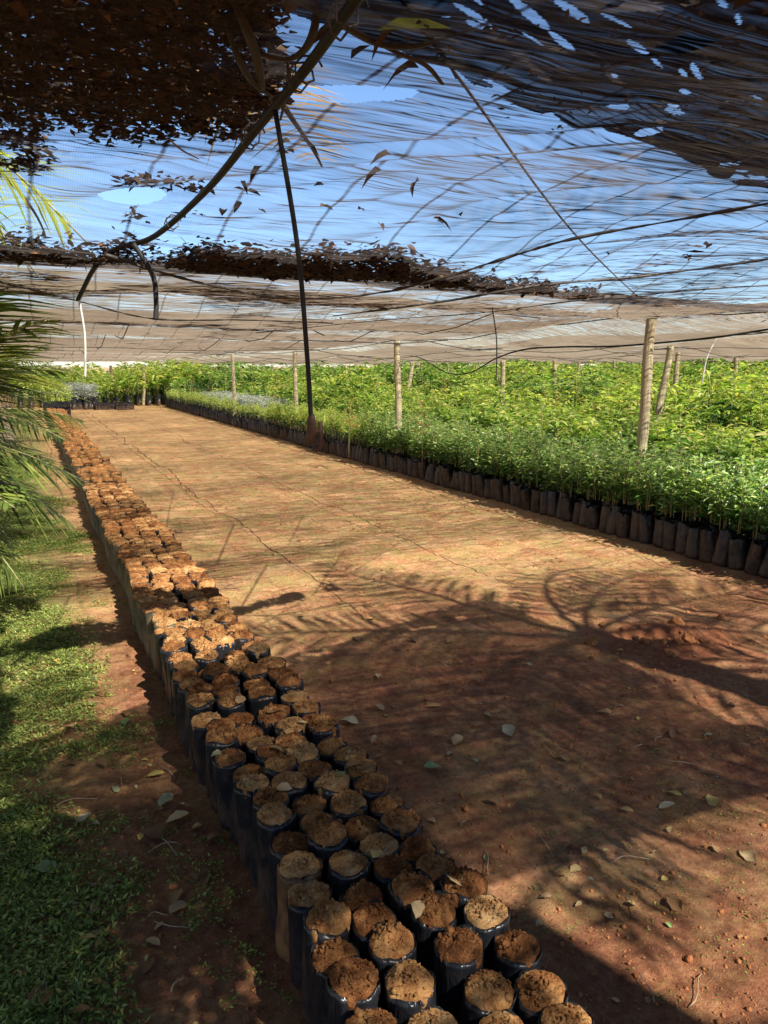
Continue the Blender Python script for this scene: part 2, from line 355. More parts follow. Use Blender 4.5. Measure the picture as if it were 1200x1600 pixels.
def net_mat(name, a_lo, a_hi, threadcol, transl=.5, streak=(3.0, 14.0), angle=-24.6, pw=1.0, dense=None, bumpd=.017):
    """woven net: open seen square on, closing at a flat angle as real threads do"""
    m, nt, out = new_mat(name); b = NB(nt)
    g = b.n("ShaderNodeNewGeometry")
    def wrk(ang, sx, sy, dist, det=4):
        q = b.n("ShaderNodeMapping"); q.inputs['Rotation'].default_value = (0, 0, math.radians(ang)); q.inputs['Scale'].default_value = (sx, sy, 1)
        b.l(g.outputs['Position'], q.inputs[0]); return b.noise(q.outputs[0], 1.0, det, .55, dist)
    def ridge(x): return b.math('SUBTRACT', 1.0, b.math('MULTIPLY', b.math('ABSOLUTE', b.math('SUBTRACT', x, .5)), 4.0))
    wa = ridge(wrk(4, .9, 6.5, 1.4, 2)); wb = ridge(wrk(-14, 1.1, 11, 1.2, 2)); wc = wrk(22, 1.4, 24, .8)
    patch = b.math('MULTIPLY', b.math('SUBTRACT', b.noise(g.outputs['Position'], .8, 2, .5), .36), 3.2, clamp=True)
    hgt = b.math('ADD', b.math('MULTIPLY', wa, 1.0), b.math('ADD', b.math('MULTIPLY', wb, .6), b.math('MULTIPLY', wc, .22)))
    sx_ = b.n("ShaderNodeSeparateXYZ"); b.l(g.outputs['Position'], sx_.inputs[0])
    rt = b.n("ShaderNodeMapRange"); b.l(sx_.outputs[0], rt.inputs[0]); rt.inputs[1].default_value = .6; rt.inputs[2].default_value = 1.8; rt.inputs[3].default_value = .45; rt.inputs[4].default_value = 1.35
    hgt = b.math('MULTIPLY', hgt, b.math('MULTIPLY', rt.outputs[0], b.math('ADD', .35, patch)))
    bn = b.bump(hgt, 1.0, bumpd)
    dt = b.n("ShaderNodeVectorMath", operation='DOT_PRODUCT'); b.l(g.outputs['Incoming'], dt.inputs[0]); b.l(bn, dt.inputs[1])
    c = b.math('MAXIMUM', b.math('ABSOLUTE', dt.outputs['Value']), .03)
    mp = b.n("ShaderNodeMapping"); mp.inputs['Rotation'].default_value = (0, 0, math.radians(-angle)); mp.inputs['Scale'].default_value = (streak[0], streak[1], 1)
    b.l(g.outputs['Position'], mp.inputs[0])
    n1 = b.noise(mp.outputs[0], 1.0, 5, .6, .8)
    n0 = b.noise(g.outputs['Position'], .9, 3, .5)
    f = b.math('ADD', b.math('MULTIPLY', n1, .7), b.math('MULTIPLY', n0, .3))
    f = b.math('MULTIPLY', b.math('SUBTRACT', f, .38), 4.5, clamp=True)
    a = b.math('ADD', a_lo, b.math('MULTIPLY', f, a_hi-a_lo))
    if dense:      # the sheets beyond the first seam are closer woven
        sp = b.n("ShaderNodeSeparateXYZ"); b.l(g.outputs['Position'], sp.inputs[0])
        yy = b.math('ADD', sp.outputs[1], b.math('MULTIPLY', b.math('SINE', b.math('MULTIPLY', sp.outputs[0], 1.1)), .2))
        yy = b.math('SUBTRACT', yy, b.math('MULTIPLY', b.math('MAXIMUM', b.math('SUBTRACT', 1.0, sp.outputs[0]), 0.0), -.2))
        zn = b.n("ShaderNodeMapRange"); b.l(yy, zn.inputs[0]); zn.inputs[1].default_value = dense[0]; zn.inputs[2].default_value = dense[0]+.25
        zf = zn.outputs[0]
        a = b.math('MULTIPLY', a, b.math('SUBTRACT', 1.0, b.math('MULTIPLY', zf, b.math('SUBTRACT', dense[1], b.math('MULTIPLY', f, dense[1]*.6)))))
    sxx = b.n("ShaderNodeSeparateXYZ"); b.l(g.outputs['Position'], sxx.inputs[0])
    wn_ = b.noise(g.outputs['Position'], .9, 3, .5); wn2 = b.noise(g.outputs['Position'], 5.0, 2, .5)
    ph = b.math('ADD', b.math('DIVIDE', sxx.outputs[0], .27), b.math('ADD', b.math('MULTIPLY', wn_, .55), b.math('MULTIPLY', wn2, .02)))
    ln_ = b.math('ABSOLUTE', b.math('SUBTRACT', b.math('FRACT', ph), .5))
    seam = b.math('SUBTRACT', 1.0, b.math('DIVIDE', ln_, .03), clamp=True)
    a = b.math('MULTIPLY', a, b.math('SUBTRACT', 1.0, b.math('MULTIPLY', seam, .45)))
    T = b.math('POWER', a, b.math('DIVIDE', pw, c))
    # threads seen one by one when near
    wv = b.n("ShaderNodeTexWave"); wv.inputs['Scale'].default_value = 55; wv.inputs['Distortion'].default_value = .6; b.l(g.outputs['Position'], wv.inputs['Vector'])
    T = b.math('MULTIPLY', T, b.math('ADD', .84, b.math('MULTIPLY', wv.outputs['Fac'], .16)), clamp=True)
    nn = b.noise(mp.outputs[0], 2.3, 4, .6)
    col = b.mix(nn, tuple(x*.55 for x in threadcol), tuple(min(1, x*1.35) for x in threadcol))
    if dense:
        bm = b.n("ShaderNodeMapping"); bm.inputs['Scale'].default_value = (.35, 1.3, 1); bm.inputs['Rotation'].default_value = (0, 0, .12); b.l(g.outputs['Position'], bm.inputs[0])
        bands = b.noise(bm.outputs[0], 1.0, 3, .5, .3)  # brown bands paint in the shade of the net's swags
        col = b.mix(b.math('MULTIPLY', b.math('SUBTRACT', .60, bands, clamp=True), 3.0, clamp=True), col, (.17, .125, .09))
        col = b.mix(b.math('MULTIPLY', seam, .7), col, (.05, .04, .035))
        col = b.mix(zf, b.mix(.8, col, (.05, .045, .05)), col)  # near threads painted dark, as they look backlit by the sky
    d = b.n("ShaderNodeBsdfDiffuse"); b.l(col, d.inputs[0])
    tr = b.n("ShaderNodeBsdfTranslucent"); b.l(col, tr.inputs[0])
    mx = b.n("ShaderNodeMixShader"); mx.inputs[0].default_value = transl; b.l(d.outputs[0], mx.inputs[1]); b.l(tr.outputs[0], mx.inputs[2])
    tp = b.n("ShaderNodeBsdfTransparent"); m2 = b.n("ShaderNodeMixShader"); b.l(T, m2.inputs[0]); b.l(mx.outputs[0], m2.inputs[1]); b.l(tp.outputs[0], m2.inputs[2])
    b.l(m2.outputs[0], out.inputs[0]); return m
M['net'] = net_mat('grey_shade_net', .78, .94, (.27, .22, .165), .45, dense=(3.6, .52))
M['net_old'] = net_mat('dark_doubled_net', .22, .44, (.006, .006, .009), .03, (2.0, 9.0))
M['side_net'] = net_mat('side_net', .35, .6, (.5, .46, .42), .5, (1, 3), 0)

# ------------------------------------------------------------------ ground
def spaced(knots):
    """1-D grid lines from (start, step) knots"""
    out = [knots[0][0]]
    for (a, sa), (b_, sb) in zip(knots, knots[1:]):
        x = a
        while x < b_-1e-6:
            t = (x-a)/(b_-a); x += sa+(sb-sa)*t
            out.append(min(x, b_))
    return np.array(out)
def ground_h(x, y):
    h = (fbm(x*1.1, y*1.1, 3, 3)-.5)*.05 + (fbm(x*5, y*5, 3, 8)-.5)*.022 + (fbm(x*14, y*19, 4, 12)-.5)*.026 + .012*np.maximum(0, fbm(x*8, y*8, 2, 19)-.62)*4*(fbm(x*40, y*40, 2, 23)-.2)
    c = at_z(1035, 1000, 0)
    dx = (x-c.x); dy = (y-c.y); u = dx*.85+dy*-.5; v = dx*.5+dy*.85
    rg_ = .5+1.0*fbm(x*22, y*22, 3, 88)
    h = h - .11*rg_*np.exp(-((u/.20)**2+(v/.07)**2)**2) + .05*rg_*np.exp(-(((u+.02)/.28)**2+((v+.14)/.06)**2)) + .045*rg_*np.exp(-((u/.3)**2+((v-.14)/.06)**2))
    flat = np.exp(-((x-.75)/.3)**4)     # trodden flat under the bags
    return h*(1-.85*flat)
gx = spaced([(-700, 80), (-40, 4), (-4, .3), (-.6, .03), (5.4, .035), (9, .25), (60, 5), (900, 90)])
gy = spaced([(-700, 80), (-40, 4), (-2, .2), (1.0, .03), (7, .035), (14, .1), (60, 2), (1200, 90)])
GX, GY = np.meshgrid(gx, gy)
GZ = ground_h(GX, GY)*np.where((np.abs(GX) < 60) & (np.abs(GY) < 60), 1, 0)
def grid_quads(nx, ny):
    i = np.arange(nx-1); j = np.arange(ny-1); I, J = np.meshgrid(i, j); a = J*nx+I
    return np.stack([a, a+1, a+nx+1, a+nx], -1).reshape(-1, 4)
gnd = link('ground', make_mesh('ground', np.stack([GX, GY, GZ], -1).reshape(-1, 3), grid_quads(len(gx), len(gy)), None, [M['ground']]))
tag(gnd, 'red brown earth floor with mossy patches and string lines', None, None, 'structure')

# ------------------------------------------------------------------ shade net overhead
POSTX = 5.3
TROUGH = [(.9, .10), (3.05, .20), (4.35, .16), (6.3, .20), (8.6, .17), (11.3, .18), (14.6, .16), (18.5, .13), (23, .13), (28, .12), (34, .12), (40, .1)]
def sm(a, b, x):
    t = np.clip((x-a)/(b-a), 0, 1); return t*t*(3-2*t)
def net_base(x, y):
    x = np.asarray(x, float); y = np.asarray(y, float)
    z = 2.24 - .10*sm(3, 14, y) - .12*sm(14, 40, y)
    # cross troughs between the support wires, left of and over the post line
    wx = (x - .35*np.sin(y*.8)) 
    span = .35+.65*np.sin(PI*np.clip((x+2.5)/7.8, 0, 1))**.8
    left = 1-sm(4.2, 6.5, x)
    yy = y + .22*np.sin(x*1.1+.6) - .10*(x-1.3)*(x > 1.3)*.8 
    for y0, am in TROUGH:
        wd = .45+.03*y0
        z = z - am*span*(.35+.65*left)*np.exp(-((yy-y0)/wd)**2)
    # lengthwise swags over the beds on the right
    right = sm(3.6, 6.2, x)
    z = z - right*(.17*np.sin(PI*((x-POSTX) % 2.9)/2.9)**2) - right*.05*np.sin(y*1.1+x*.7)
    # small tent at each post
    for k in range(6):
        py = 5.7+5.1*k
        z = z + .06*np.exp(-(((x-POSTX)/.35)**2+((y-py)/.35)**2)) - 0.02
    return z
def net_wr(x, y):
    """wrinkles: long ridges that wander, pulled towards the posts"""
    ca, sa = math.cos(YAW), math.sin(YAW)
    u = x*ca-y*sa; v = x*sa+y*ca
    u2 = u + .5*(fbm(x*.8, y*.8, 2, 40)-.5); v2 = v + .28*(fbm(x*1.3, y*1.3, 2, 41)-.5)+.10*np.sin(u*1.7)
    fade = 1-sm(6, 16, v)*.75
    am = .35+1.1*sm(.35, .75, fbm(x*.55, y*.55, 2, 50))+.7*sm(1.2, 3.0, x)
    r1 = 1-2*np.abs(fbm(u2*.75, v2*6.0, 2, 60)-.5)
    r2 = 1-2*np.abs(fbm(u2*1.6+5, v2*13.0, 2, 61)-.5)
    return fade*am*(.020*(r1-.7)) + .03*(fbm(x*1.2, y*1.2, 2, 70)-.5)
def net_h(x, y): return net_base(x, y)+net_wr(x, y)
def net_pt(px, py, off=-.02):
    """where the sight line through a picture point meets the net"""
    d = ray(px, py); d = d/math.hypot(d.x, d.y); s = .3; o = Vector((0, 0, H))
    while s < 60:
        p = o+d*s
        if p.z >= float(net_base(p.x, p.y))+min(off, 0): break
        s += .01
    p = o+d*s
    return Vector((p.x, p.y, p.z+max(off, 0)))
nx_ = spaced([(-9, .6), (-1.2, .06), (-.25, .0075), (1.0, .0075), (1.3, .012), (1.6, .02), (4.2, .026), (8, .07), (20, .25), (44, .6)])
ny_ = spaced([(-7, .5), (.2, .06), (1.3, .0075), (2.7, .0075), (3.1, .012), (3.4, .018), (4.5, .02), (7, .04), (14, .09), (46, .25)])
NX, NY = np.meshgrid(nx_, ny_); NZ = net_h(NX, NY)
V = np.stack([NX, NY, NZ], -1).reshape(-1, 3); Q = grid_quads(len(nx_), len(ny_))
cen = V[Q].mean(1)
keep = np.ones(len(Q), bool)
HOLES = [((515, 160), .17, .055), ((208, 318), .09, .05), ((300, 205), .14, .035), ((1075, 78), .03, .05), ((345, 10), .05, .03), ((650, 20), .05, .02)]
def hole_mask(c, hs, ragged=.5):
    k = np.zeros(len(c), bool)
    for (p, a, b_) in hs:
        q = net_pt(*p); dx = c[:, 0]-q.x; dy = c[:, 1]-q.y
        ca, sa = math.cos(YAW), math.sin(YAW); u = dx*ca-dy*sa; v = dx*sa+dy*ca
        k |= (u/a)**2+(v/b_)**2 < 1-ragged*.5+ragged*fbm(c[:, 0]*22, c[:, 1]*22, 2, 5)
    return k
keep &= ~hole_mask(cen, HOLES)
net = link('shade_net', make_mesh('shade_net', V, Q[keep], None, [M['net']]))
tag(net, 'grey woven shade net sagging overhead across the whole nursery', 'shade net')

# doubled, old net with slits, top right of the view and towards the left
def edge_line(c):  # everything nearer than a line in plan
    return c[:, 1] < 1.36+.34*(c[:, 0]-.6)+.10*(fbm(c[:, 0]*3, c[:, 1]*3, 3, 90)-.5)
ox = spaced([(.35, .01), (.6, .0045), (2.2, .006), (3.8, .02)]); oy = spaced([(-.3, .03), (.7, .008), (.9, .0045), (2.2, .005), (2.6, .01)])
OX, OY = np.meshgrid(ox, oy); OZ = net_h(OX, OY)+.03+.03*fbm(OX*4, OY*4, 3, 22)
V = np.stack([OX, OY, OZ], -1).reshape(-1, 3); Q = grid_quads(len(ox), len(oy)); cen = V[Q].mean(1)
k = edge_line(cen) & (np.hypot(cen[:, 0], cen[:, 1]) > 1.05) & (cen[:, 0] < 3.4+.3*fbm(cen[:, 1]*4, cen[:, 1]*0, 2, 9))
def to_px(c):
    x, y, z = c[:, 0], c[:, 1], c[:, 2]-H
    f = x*math.sin(YAW)+y*math.cos(YAW); r_ = x*math.cos(YAW)-y*math.sin(YAW)
    dd = f*math.cos(PITCH)-z*math.sin(PITCH); u = f*math.sin(PITCH)+z*math.cos(PITCH)
    dd = np.where(dd > .05, dd, .05); return 600+F*r_/dd, 800-F*u/dd
PX, PY = to_px(cen)
SL = [(710, 5, 768, 40, 5), (795, -5, 858, 46, 9), (858, 50, 898, 80, 6), (862, -5, 922, 36, 7), (938, 20, 985, 42, 3), (980, 63, 1012, 84, 5), (1018, 90, 1034, 106, 3), (1061, 106, 1073, 120, 4), (1079, 98, 1096, 125, 5), (1062, 141, 1078, 145, 4), (1118, -5, 1136, 12, 4), (740, -4, 755, 8, 3), (815, 50, 850, 72, 2), (1150, 20, 1158, 40, 3), (1172, 150, 1190, 156, 3), (956, 116, 964, 120, 3)]
for (x0, y0, x1, y1, wd) in SL:
    L2 = (x1-x0)**2+(y1-y0)**2; t = np.clip(((PX-x0)*(x1-x0)+(PY-y0)*(y1-y0))/L2, 0, 1)
    dd = np.hypot(PX-x0-t*(x1-x0), PY-y0-t*(y1-y0)); k &= ~(dd < wd*np.sqrt(np.maximum(.02, 4*t*(1-t)))*(.8+.4*fbm(cen[:, 0]*9, cen[:, 1]*9, 2, 4)))
fr_ = fbm(cen[:, 0]*9, cen[:, 1]*14, 3, 21); k &= ~((fr_ < .27) & (cen[:, 1] > 1.12+.34*(cen[:, 0]-.6)))
old = link('shade_net_overlap', make_mesh('shade_net_overlap', V, Q[k], None, [M['net_old']]))
tag(old, 'dark doubled strip of old torn net with narrow slits, upper right overhead', 'shade net')

# ------------------------------------------------------------------ support wires, pipes and hoses
def net_path(pts, off=-.015, n=10):
    P = spline([Vector((px, py, 0)) for px, py in pts], n)
    return [net_pt(p.x, p.y, off) for p in P]
g = Geo()
wp = [Vector((5.32, 5.68, 2.13)), Vector((2.2, 2.75, 2.10)), Vector((.82, 1.44, 2.16)), Vector((.2, .85, 2.2))]
P = spline(wp, 12); g.add(*tube(P, .0035, 6)); g.add(*tube([p+Vector((.008*math.sin(i*1.3), .008*math.cos(i*1.3), 0)) for i, p in enumerate(P[24:])], .002, 5))
for i in range(25, len(P), 2):
    p = P[i]; g.add(*tube([p+Vector((random.uniform(-.012, .012), random.uniform(-.012, .012), random.uniform(-.012, .012))) for _ in range(5)], .0018, 5))
o = g.obj('support_wire', [M['wire']]); tag(o, 'thin twisted wire running from the nearest post top diagonally overhead', 'wire')
ropes = [
 ([(165, 398), (250, 425), (340, 448), (430, 464), (520, 466), (610, 455)], .010, 'seam rope sagging in the blue net left of the hanging sprinkler'),
 ([(610, 455), (700, 432), (800, 400), (900, 372), (1050, 345), (1200, 318)], .009, 'dark seam rope rising to the right under the blue net'),
 ([(520, 494), (700, 470), (850, 445), (1000, 432), (1200, 405)], .010, 'debris covered seam rope above the nearest post'),
 ([(400, 520), (600, 500), (760, 488), (900, 470), (1100, 452), (1200, 446)], .007, 'seam rope in the beige net just above the post tops'),
 ([(0, 440), (120, 470), (240, 498), (380, 500), (520, 505)], .010, 'debris covered rope across the brown net on the left'),
]
for pts, r, lab in ropes:
    g = Geo(); Pn = net_path(pts, -.03); g.add(*tube(Pn, [r*.5*(.6+.9*random.random()) for _ in Pn], 7))
    o = g.obj('net_rope', [M['wire']]); tag(o, lab, 'rope', 'ropes that carry the shade net')
def rope_xy(x0, y0, x1, y1, r, n=60):
    pts = []
    for i in range(n+1):
        t = i/n; x = x0+(x1-x0)*t; y = y0+(y1-y0)*t; pts.append((x, y, float(net_base(x, y))-.045))
    g = Geo(); g.add(*tube(pts, r*.6, 6)); return g
more = [(-3, 9.7, 5.2, 9.3, .013), (-3, 13.2, 5.2, 13.4, .012), (-3, 17.5, 5.2, 17.3, .012), (5.3, 2, 5.3, 44, .010), (8.2, 2, 8.0, 44, .012), (11.1, 4, 11.2, 44, .012),
        (14, 5, 14.2, 44, .013), (17, 7, 17, 44, .014), (20, 8, 20, 44, .014), (2.4, 6.5, 2.2, 44, .009), (24, 10, 24, 44, .015), (6.7, 3, 6.8, 44, .008), (9.6, 4, 9.5, 44, .008), (12.6, 5, 12.5, 44, .009), (3.6, 5, 3.7, 44, .008), (.9, 7, 1.0, 44, .009), (-3, 11.4, 5.2, 11.6, .010), (-3, 15.3, 5.2, 15.2, .011), (-3, 21, 5.2, 21, .012), (5, 26, 30, 27, .014), (5, 22.5, 30, 23.5, .016), (5, 30, 34, 30.5, .018), (5.3, 10.8, 26, 11.5, .010), (5.3, 15.9, 26, 16.4, .012)]
for q in more:
    o = rope_xy(*q).obj('net_rope', [M['wire']]); tag(o, 'long thin rope stretched under the distant beige net', 'rope', 'ropes under the distant net')
# irrigation pipe above the filled bags with hanging sprinklers
pipe = thing('irrigation_pipe', 'long black irrigation pipe running overhead above the filled bags', 'pipe', (.66, 1.2, 2.2))
pp = [at_z(690, -190, 2.04), at_z(555, 0, 2.03), at_z(480, 105, 2.03), at_z(400, 203, 2.02), at_z(320, 300, 2.0), at_z(240, 370, 1.98), at_z(185, 388, 1.97), (at_z(150, 415, 1.94)), at_z(122, 468, 1.86)]
Pp = spline([Vector(p) for p in pp], 10)
g = Geo(); g.add(*tube([p-Vector((.66, 1.2, 2.2)) for p in Pp], [.0075 + .001*(i/len(Pp)) for i in range(len(Pp))], 12)); g.obj('tube', [M['pipe']], pipe)
for i in (12, 21, 31, 46):
    p = Pp[i]-Vector((.66, 1.2, 2.2)); c = []
    for k in range(14):
        a = k*.95; c.append(p+Vector((math.cos(a)*.018, (k-7)*.005+random.uniform(-.006, .006), math.sin(a)*.018)))
    g = Geo(); g.add(*tube(c, .0018, 5)); g.obj('tie_wire', [M['wire']], pipe)
def hanging(top, bot, r, label, mat, head=True, bow=.02, grp=None):
    top = Vector(top); bot = Vector(bot); t = thing('hanging_sprinkler', label, 'sprinkler', bot, 0, grp)
    P = spline([top-bot, (top-bot)*.6+Vector((bow, 0, 0)), (top-bot)*.25+Vector((bow*.6, 0, 0)), Vector((0, 0, 0))], 8)
    g = Geo(); g.add(*tube(P, r, 8)); g.obj('hose', [mat], t)
    if head:
        s = r/.008*.85
        g = Geo(); g.add(*tube([(0, 0, .06*s), (0, 0, .045*s), (0, 0, .03*s), (0, 0, -.02*s), (0, 0, -.05*s)], [.010*s, .014*s, .018*s, .016*s, .010*s], 10))
        g.obj('sprinkler_head', [M['brown_tip']], t); g = Geo()
        g.add(*tube([(0, 0, -.005*s), (.035*s, .0, -.005*s)], .008*s, 8)); g.obj('side_arm', [M['brown_tip']], t); g = Geo(); g.add(*tube([(.035*s, 0, .03*s), (.036*s, 0, -.02*s), (.034*s, 0, -.06*s), (.02*s, 0, -.075*s), (.004*s, 0, -.07*s)], .0095*s, 8))
        g.obj('elbow', [M['brown_tip']], t)
    return t
pt = at_z(430, 172, 2.01); d1 = ray(487, 672); d1 = d1*(math.hypot(pt.x, pt.y)*1.02/math.hypot(d1.x, d1.y)); pb = Vector((0, 0, H))+d1
hanging(pt, pb, .0045, 'black hose with a brown sprinkler hanging at centre above the path', M['pipe'], True, .012)
pt = at_z(208, 380, 1.96); d1 = ray(243, 500); d1 = d1*(math.hypot(pt.x, pt.y)/math.hypot(d1.x, d1.y)); hanging(pt, Vector((0, 0, H))+d1, .0075, 'short black hose hanging from the pipe bend under the brown net', M['pipe'], False, .03)
pt = at_z(124, 470, 1.85); d1 = ray(133, 590); d1 = d1*(math.hypot(pt.x, pt.y)*1.02/math.hypot(d1.x, d1.y)); hanging(pt, Vector((0, 0, H))+d1, .0045, 'pale thin tube hanging from the drooping end of the pipe', M['cord_white'], False, .01)
pt = net_pt(769, 480); d1 = ray(775, 595); d1 = d1*(math.hypot(pt.x, pt.y)/math.hypot(d1.x, d1.y)); hanging(pt, Vector((0, 0, H))+d1, .004, 'grey drop tube hanging in front of the beds left of the nearest post', M['pipe'], False, .02)
def depth_pts(pts):   # picture points with a distance along the rows
    return [at_y(px, py, y) for px, py, y in pts]
g = Geo(); g.add(*tube(spline(depth_pts([(560, 558, 22), (640, 556, 18), (672, 568, 15), (700, 583, 12.5), (735, 582, 11), (775, 560, 9.4), (820, 546, 8.6), (880, 542, 8), (960, 541, 7.4), (1060, 533, 6.6), (1120, 527, 6.2), (1210, 513, 5.6)]), 8), .011, 8))
o = g.obj('irrigation_hose', [M['pipe']]); tag(o, 'black hose looping in a low curve over the green beds on the right', 'hose')
for (a, b_, y) in (((1120, 527), (1097, 600), 6.4), ((1000, 545), (990, 560), 9)):
    if y > 8: continue
    P = depth_pts([(a[0], a[1], y), (a[0]-16, a[1]+25, y), (b_[0], b_[1], y)]); hanging(P[0], P[2], .008, 'thin grey tube hanging right of the posts over the saplings', M['cord_white'], False, -.05)

# dark curved straps and dry frond stalks lying on the net at the top
def strap(pts, w0, lab, mat='litter', name='dry_palm_stalk', z=2.07):
    P = spline([at_z(px, py, z+dz) for px, py, dz in pts], 8); n = len(P)
    g = Geo(); g.add(*tube(P, [w0*.6*(.35+.65*math.sin(PI*(.12+.8*i/n))) for i in range(n)], 8, True, .35)); o = g.obj(name, [M[mat]]); tag(o, lab, 'palm stalk'); return o
M['stalk'] = simple('dark_dry_stalk', (.015, .012, .012), (.05, .036, .028), 8, .6, .3, .4, .004, 'Object')
strap([(445, -10, .02), (520, 30, 0), (590, 68, 0), (650, 72, 0), (705, 55, .02)], .016, 'dark dry palm stalk crossing the pipe near the top edge', 'stalk')
strap([(560, 52, .01), (620, 82, 0), (665, 102, 0), (692, 132, 0)], .010, 'short dark stalk branching below the crossing stalk', 'stalk')
strap([(494, -10, .03), (492, 40, 0), (478, 75, 0), (452, 92, 0), (415, 86, 0), (385, 60, .02)], .012, 'curled dark strap hanging left of the pipe near the top', 'stalk')
strap([(360, -10, .03), (385, 45, 0), (402, 95, 0), (410, 140, 0)], .014, 'dark stalk along the right edge of the big leaf pile', 'stalk')
strap([(352, 30, .03), (372, 90, 0), (395, 130, 0), (425, 152, 0)], .010, 'thin dark stalk at the lower edge of the big leaf pile', 'stalk')
strap([(448, 95, .01), (452, 120, 0), (447, 150, 0), (438, 188, 0)], .006, 'narrow strap hanging beside the pipe joint', 'stalk')
strap([(265, 218, 0), (285, 235, 0), (310, 248, 0)], .006, 'small brown pod stalk under the big leaf pile', 'twig')

# ------------------------------------------------------------------ leaf litter on the net
def litter_cloud(n, sampler, L=(.03, .10), W=(.012, .04), zspread=.04, lod=1, seed=1):
    r = np.random.default_rng(seed)
    pts = sampler(r, n); N = len(pts)
    z = net_h(pts[:, 0], pts[:, 1])+.006+np.abs(r.normal(0, zspread, N))
    pos = np.column_stack([pts, z]); d = r.normal(0, 1, (N, 3)); d[:, 2] = d[:, 2]*.12
    ln = r.uniform(*L, N); return leaves(pos, d, ln, r.uniform(*W, N), r.uniform(-.15, .2, N), .10, lod, r)
def box_s(x0, x1, y0, y1, test=None):
    def f(r, n):
        p = np.column_stack([r.uniform(x0, x1, n), r.uniform(y0, y1, n)])
        if test is not None: p = p[test(p, r)]
        return p
    return f
def left_mass(p, r):
    x, y = p[:, 0], p[:, 1]
    e = .16*(fbm(x*3.1, y*3.1, 4, 77)-.5)*2
    lim = 2.22 - .35*sm(-.1, .5, x) + e*.9
    right = .50 + .3*(y-1.7)*.5 + e
    hol = fbm(x*7, y*9, 3, 18)
    return (y < lim) & (x < right) & (hol > .27+.18*sm(1.8, 2.2, y))
def trough_mass(p, r):
    x, y = p[:, 0], p[:, 1]; yy = y + .22*np.sin(x*1.1+.6) - .08*(x-1.3)*(x > 1.3)
    e = fbm(x*5, y*5, 3, 44)-.5
    return np.abs(yy-3.03+.05*np.sin(x*5)) < (.03+.19*np.exp(-((x-1.0)/.42)**4)+e*.30)
g = Geo()
g.add(*litter_cloud(80000, box_s(-.9, .75, .6, 2.6, left_mass), (.012, .036), (.008, .022), .04, seed=2))
g.add(*litter_cloud(16000, box_s(.05, 1.1, -1.1, .72, None), (.02, .05), (.012, .03), .03, seed=9))  # unseen layer added behind the view to shade the near left ground
g.add(*litter_cloud(60000, box_s(-.6, 2.6, 2.3, 3.6, trough_mass), (.012, .045), (.010, .030), .024, 0, seed=3))
def old_mass(p, r): return edge_line(p) & (np.hypot(p[:, 0], p[:, 1]) > 1.1) & (p[:, 0] < 3.4) & (fbm(p[:, 0]*3, p[:, 1]*3, 3, 66) > .46)
g.add(*litter_cloud(9000, box_s(.5, 4.6, -1, 2.8, old_mass), (.008, .022), (.004, .012), .02, seed=4))
def left_scat(p, r):
    x, y = p[:, 0], p[:, 1]; return (fbm(x*6, y*9, 3, 91) > .60)
g.add(*litter_cloud(9000, box_s(-.5, .5, 2.2, 3.3, left_scat), (.015, .05), (.006, .02), .012, seed=5))
def seam_t(p, r):
    x, y = p[:, 0], p[:, 1]; yy = y+.22*np.sin(x*1.1+.6)-.08*(x-1.3)*(x > 1.3)
    a = np.minimum(np.abs(yy-4.35), np.abs(yy-6.3)); return a < .10*fbm(x*4, y*4, 3, 15)
g.add(*litter_cloud(26000, box_s(-1, 5.2, 3.7, 7.0, seam_t), (.012, .04), (.005, .012), .008, seed=6))
def far_t(p, r):
    x, y = p[:, 0], p[:, 1]; return fbm(x*2, y*2, 3, 25) > .66
g.add(*litter_cloud(5000, box_s(2.5, 9, 2.5, 8, far_t), (.03, .08), (.01, .03), .01, seed=8))
def straw(r, n, x0, x1, y0, y1, thr, seed):
    x = r.uniform(x0, x1, n); y = r.uniform(y0, y1, n); yy = y+.22*np.sin(x*1.1+.6)-.08*(x-1.3)*(x > 1.3)
    tr = np.exp(-(np.min(np.abs(yy[:, None]-np.array([3.05, 4.35, 6.3, 8.6, 11.3])[None]), 1)/.28)**2)
    k = fbm(x*1.6, y*3.5, 3, seed)+.22*tr > thr; x, y = x[k], y[k]; N = len(x); a = r.normal(-.15, .35, N)
    ln = r.uniform(.06, .30, N); z = net_h(x, y)-.004+r.uniform(-.012, .01, N)
    return leaves(np.column_stack([x, y, z]), np.column_stack([np.cos(a), np.sin(a), r.normal(0, .03, N)]), ln, r.uniform(.003, .009, N), 0, .1, 2, r)
rs = np.random.default_rng(77)
g.add(*straw(rs, 16000, -.6, 1.9, 3.4, 7.5, .62, 301)); g.add(*straw(rs, 9000, 1.5, 6, 2.6, 9, .68, 302)); g.add(*straw(rs, 12000, -1.5, 9, 7, 14, .70, 303))
o = g.obj('leaf_litter', [M['litter']], smooth=False); tag(o, 'dark piles of dead leaves caught in the sagging net overhead, with an unseen layer added for shade', 'leaf litter', None, 'stuff')

def lying_frond(px0, px1, z, L, ll, mat, label, seed):
    a = at_z(*px0, z); b_ = at_z(*px1, z); t = thing('palm_frond', label, 'palm frond', a, math.atan2(b_.y-a.y, b_.x-a.x))
    L = (b_-a).length; ra, lf = frond_geo(seed, L, ll, n=34, droop=.12, stiff=.35, hang=.18, w=.009, gap=.15); ra.obj('rachis', [M['stalk']], t); lf.obj('leaflets', [M[mat]], t)
LATE = [((230, 120), (440, 150), 2.36, .85, .34, 'palm_dry', 'dry straw coloured frond lying on the net left of the pipe', 5),
        ((395, 60), (478, 225), 2.40, .9, .24, 'palm_dry', 'pale dry frond hanging behind the pipe joint', 8),
        ((-60, 200), (60, 330), 2.45, .8, .4, 'palm_lit', 'yellow green frond above the net at the left edge', 9)]
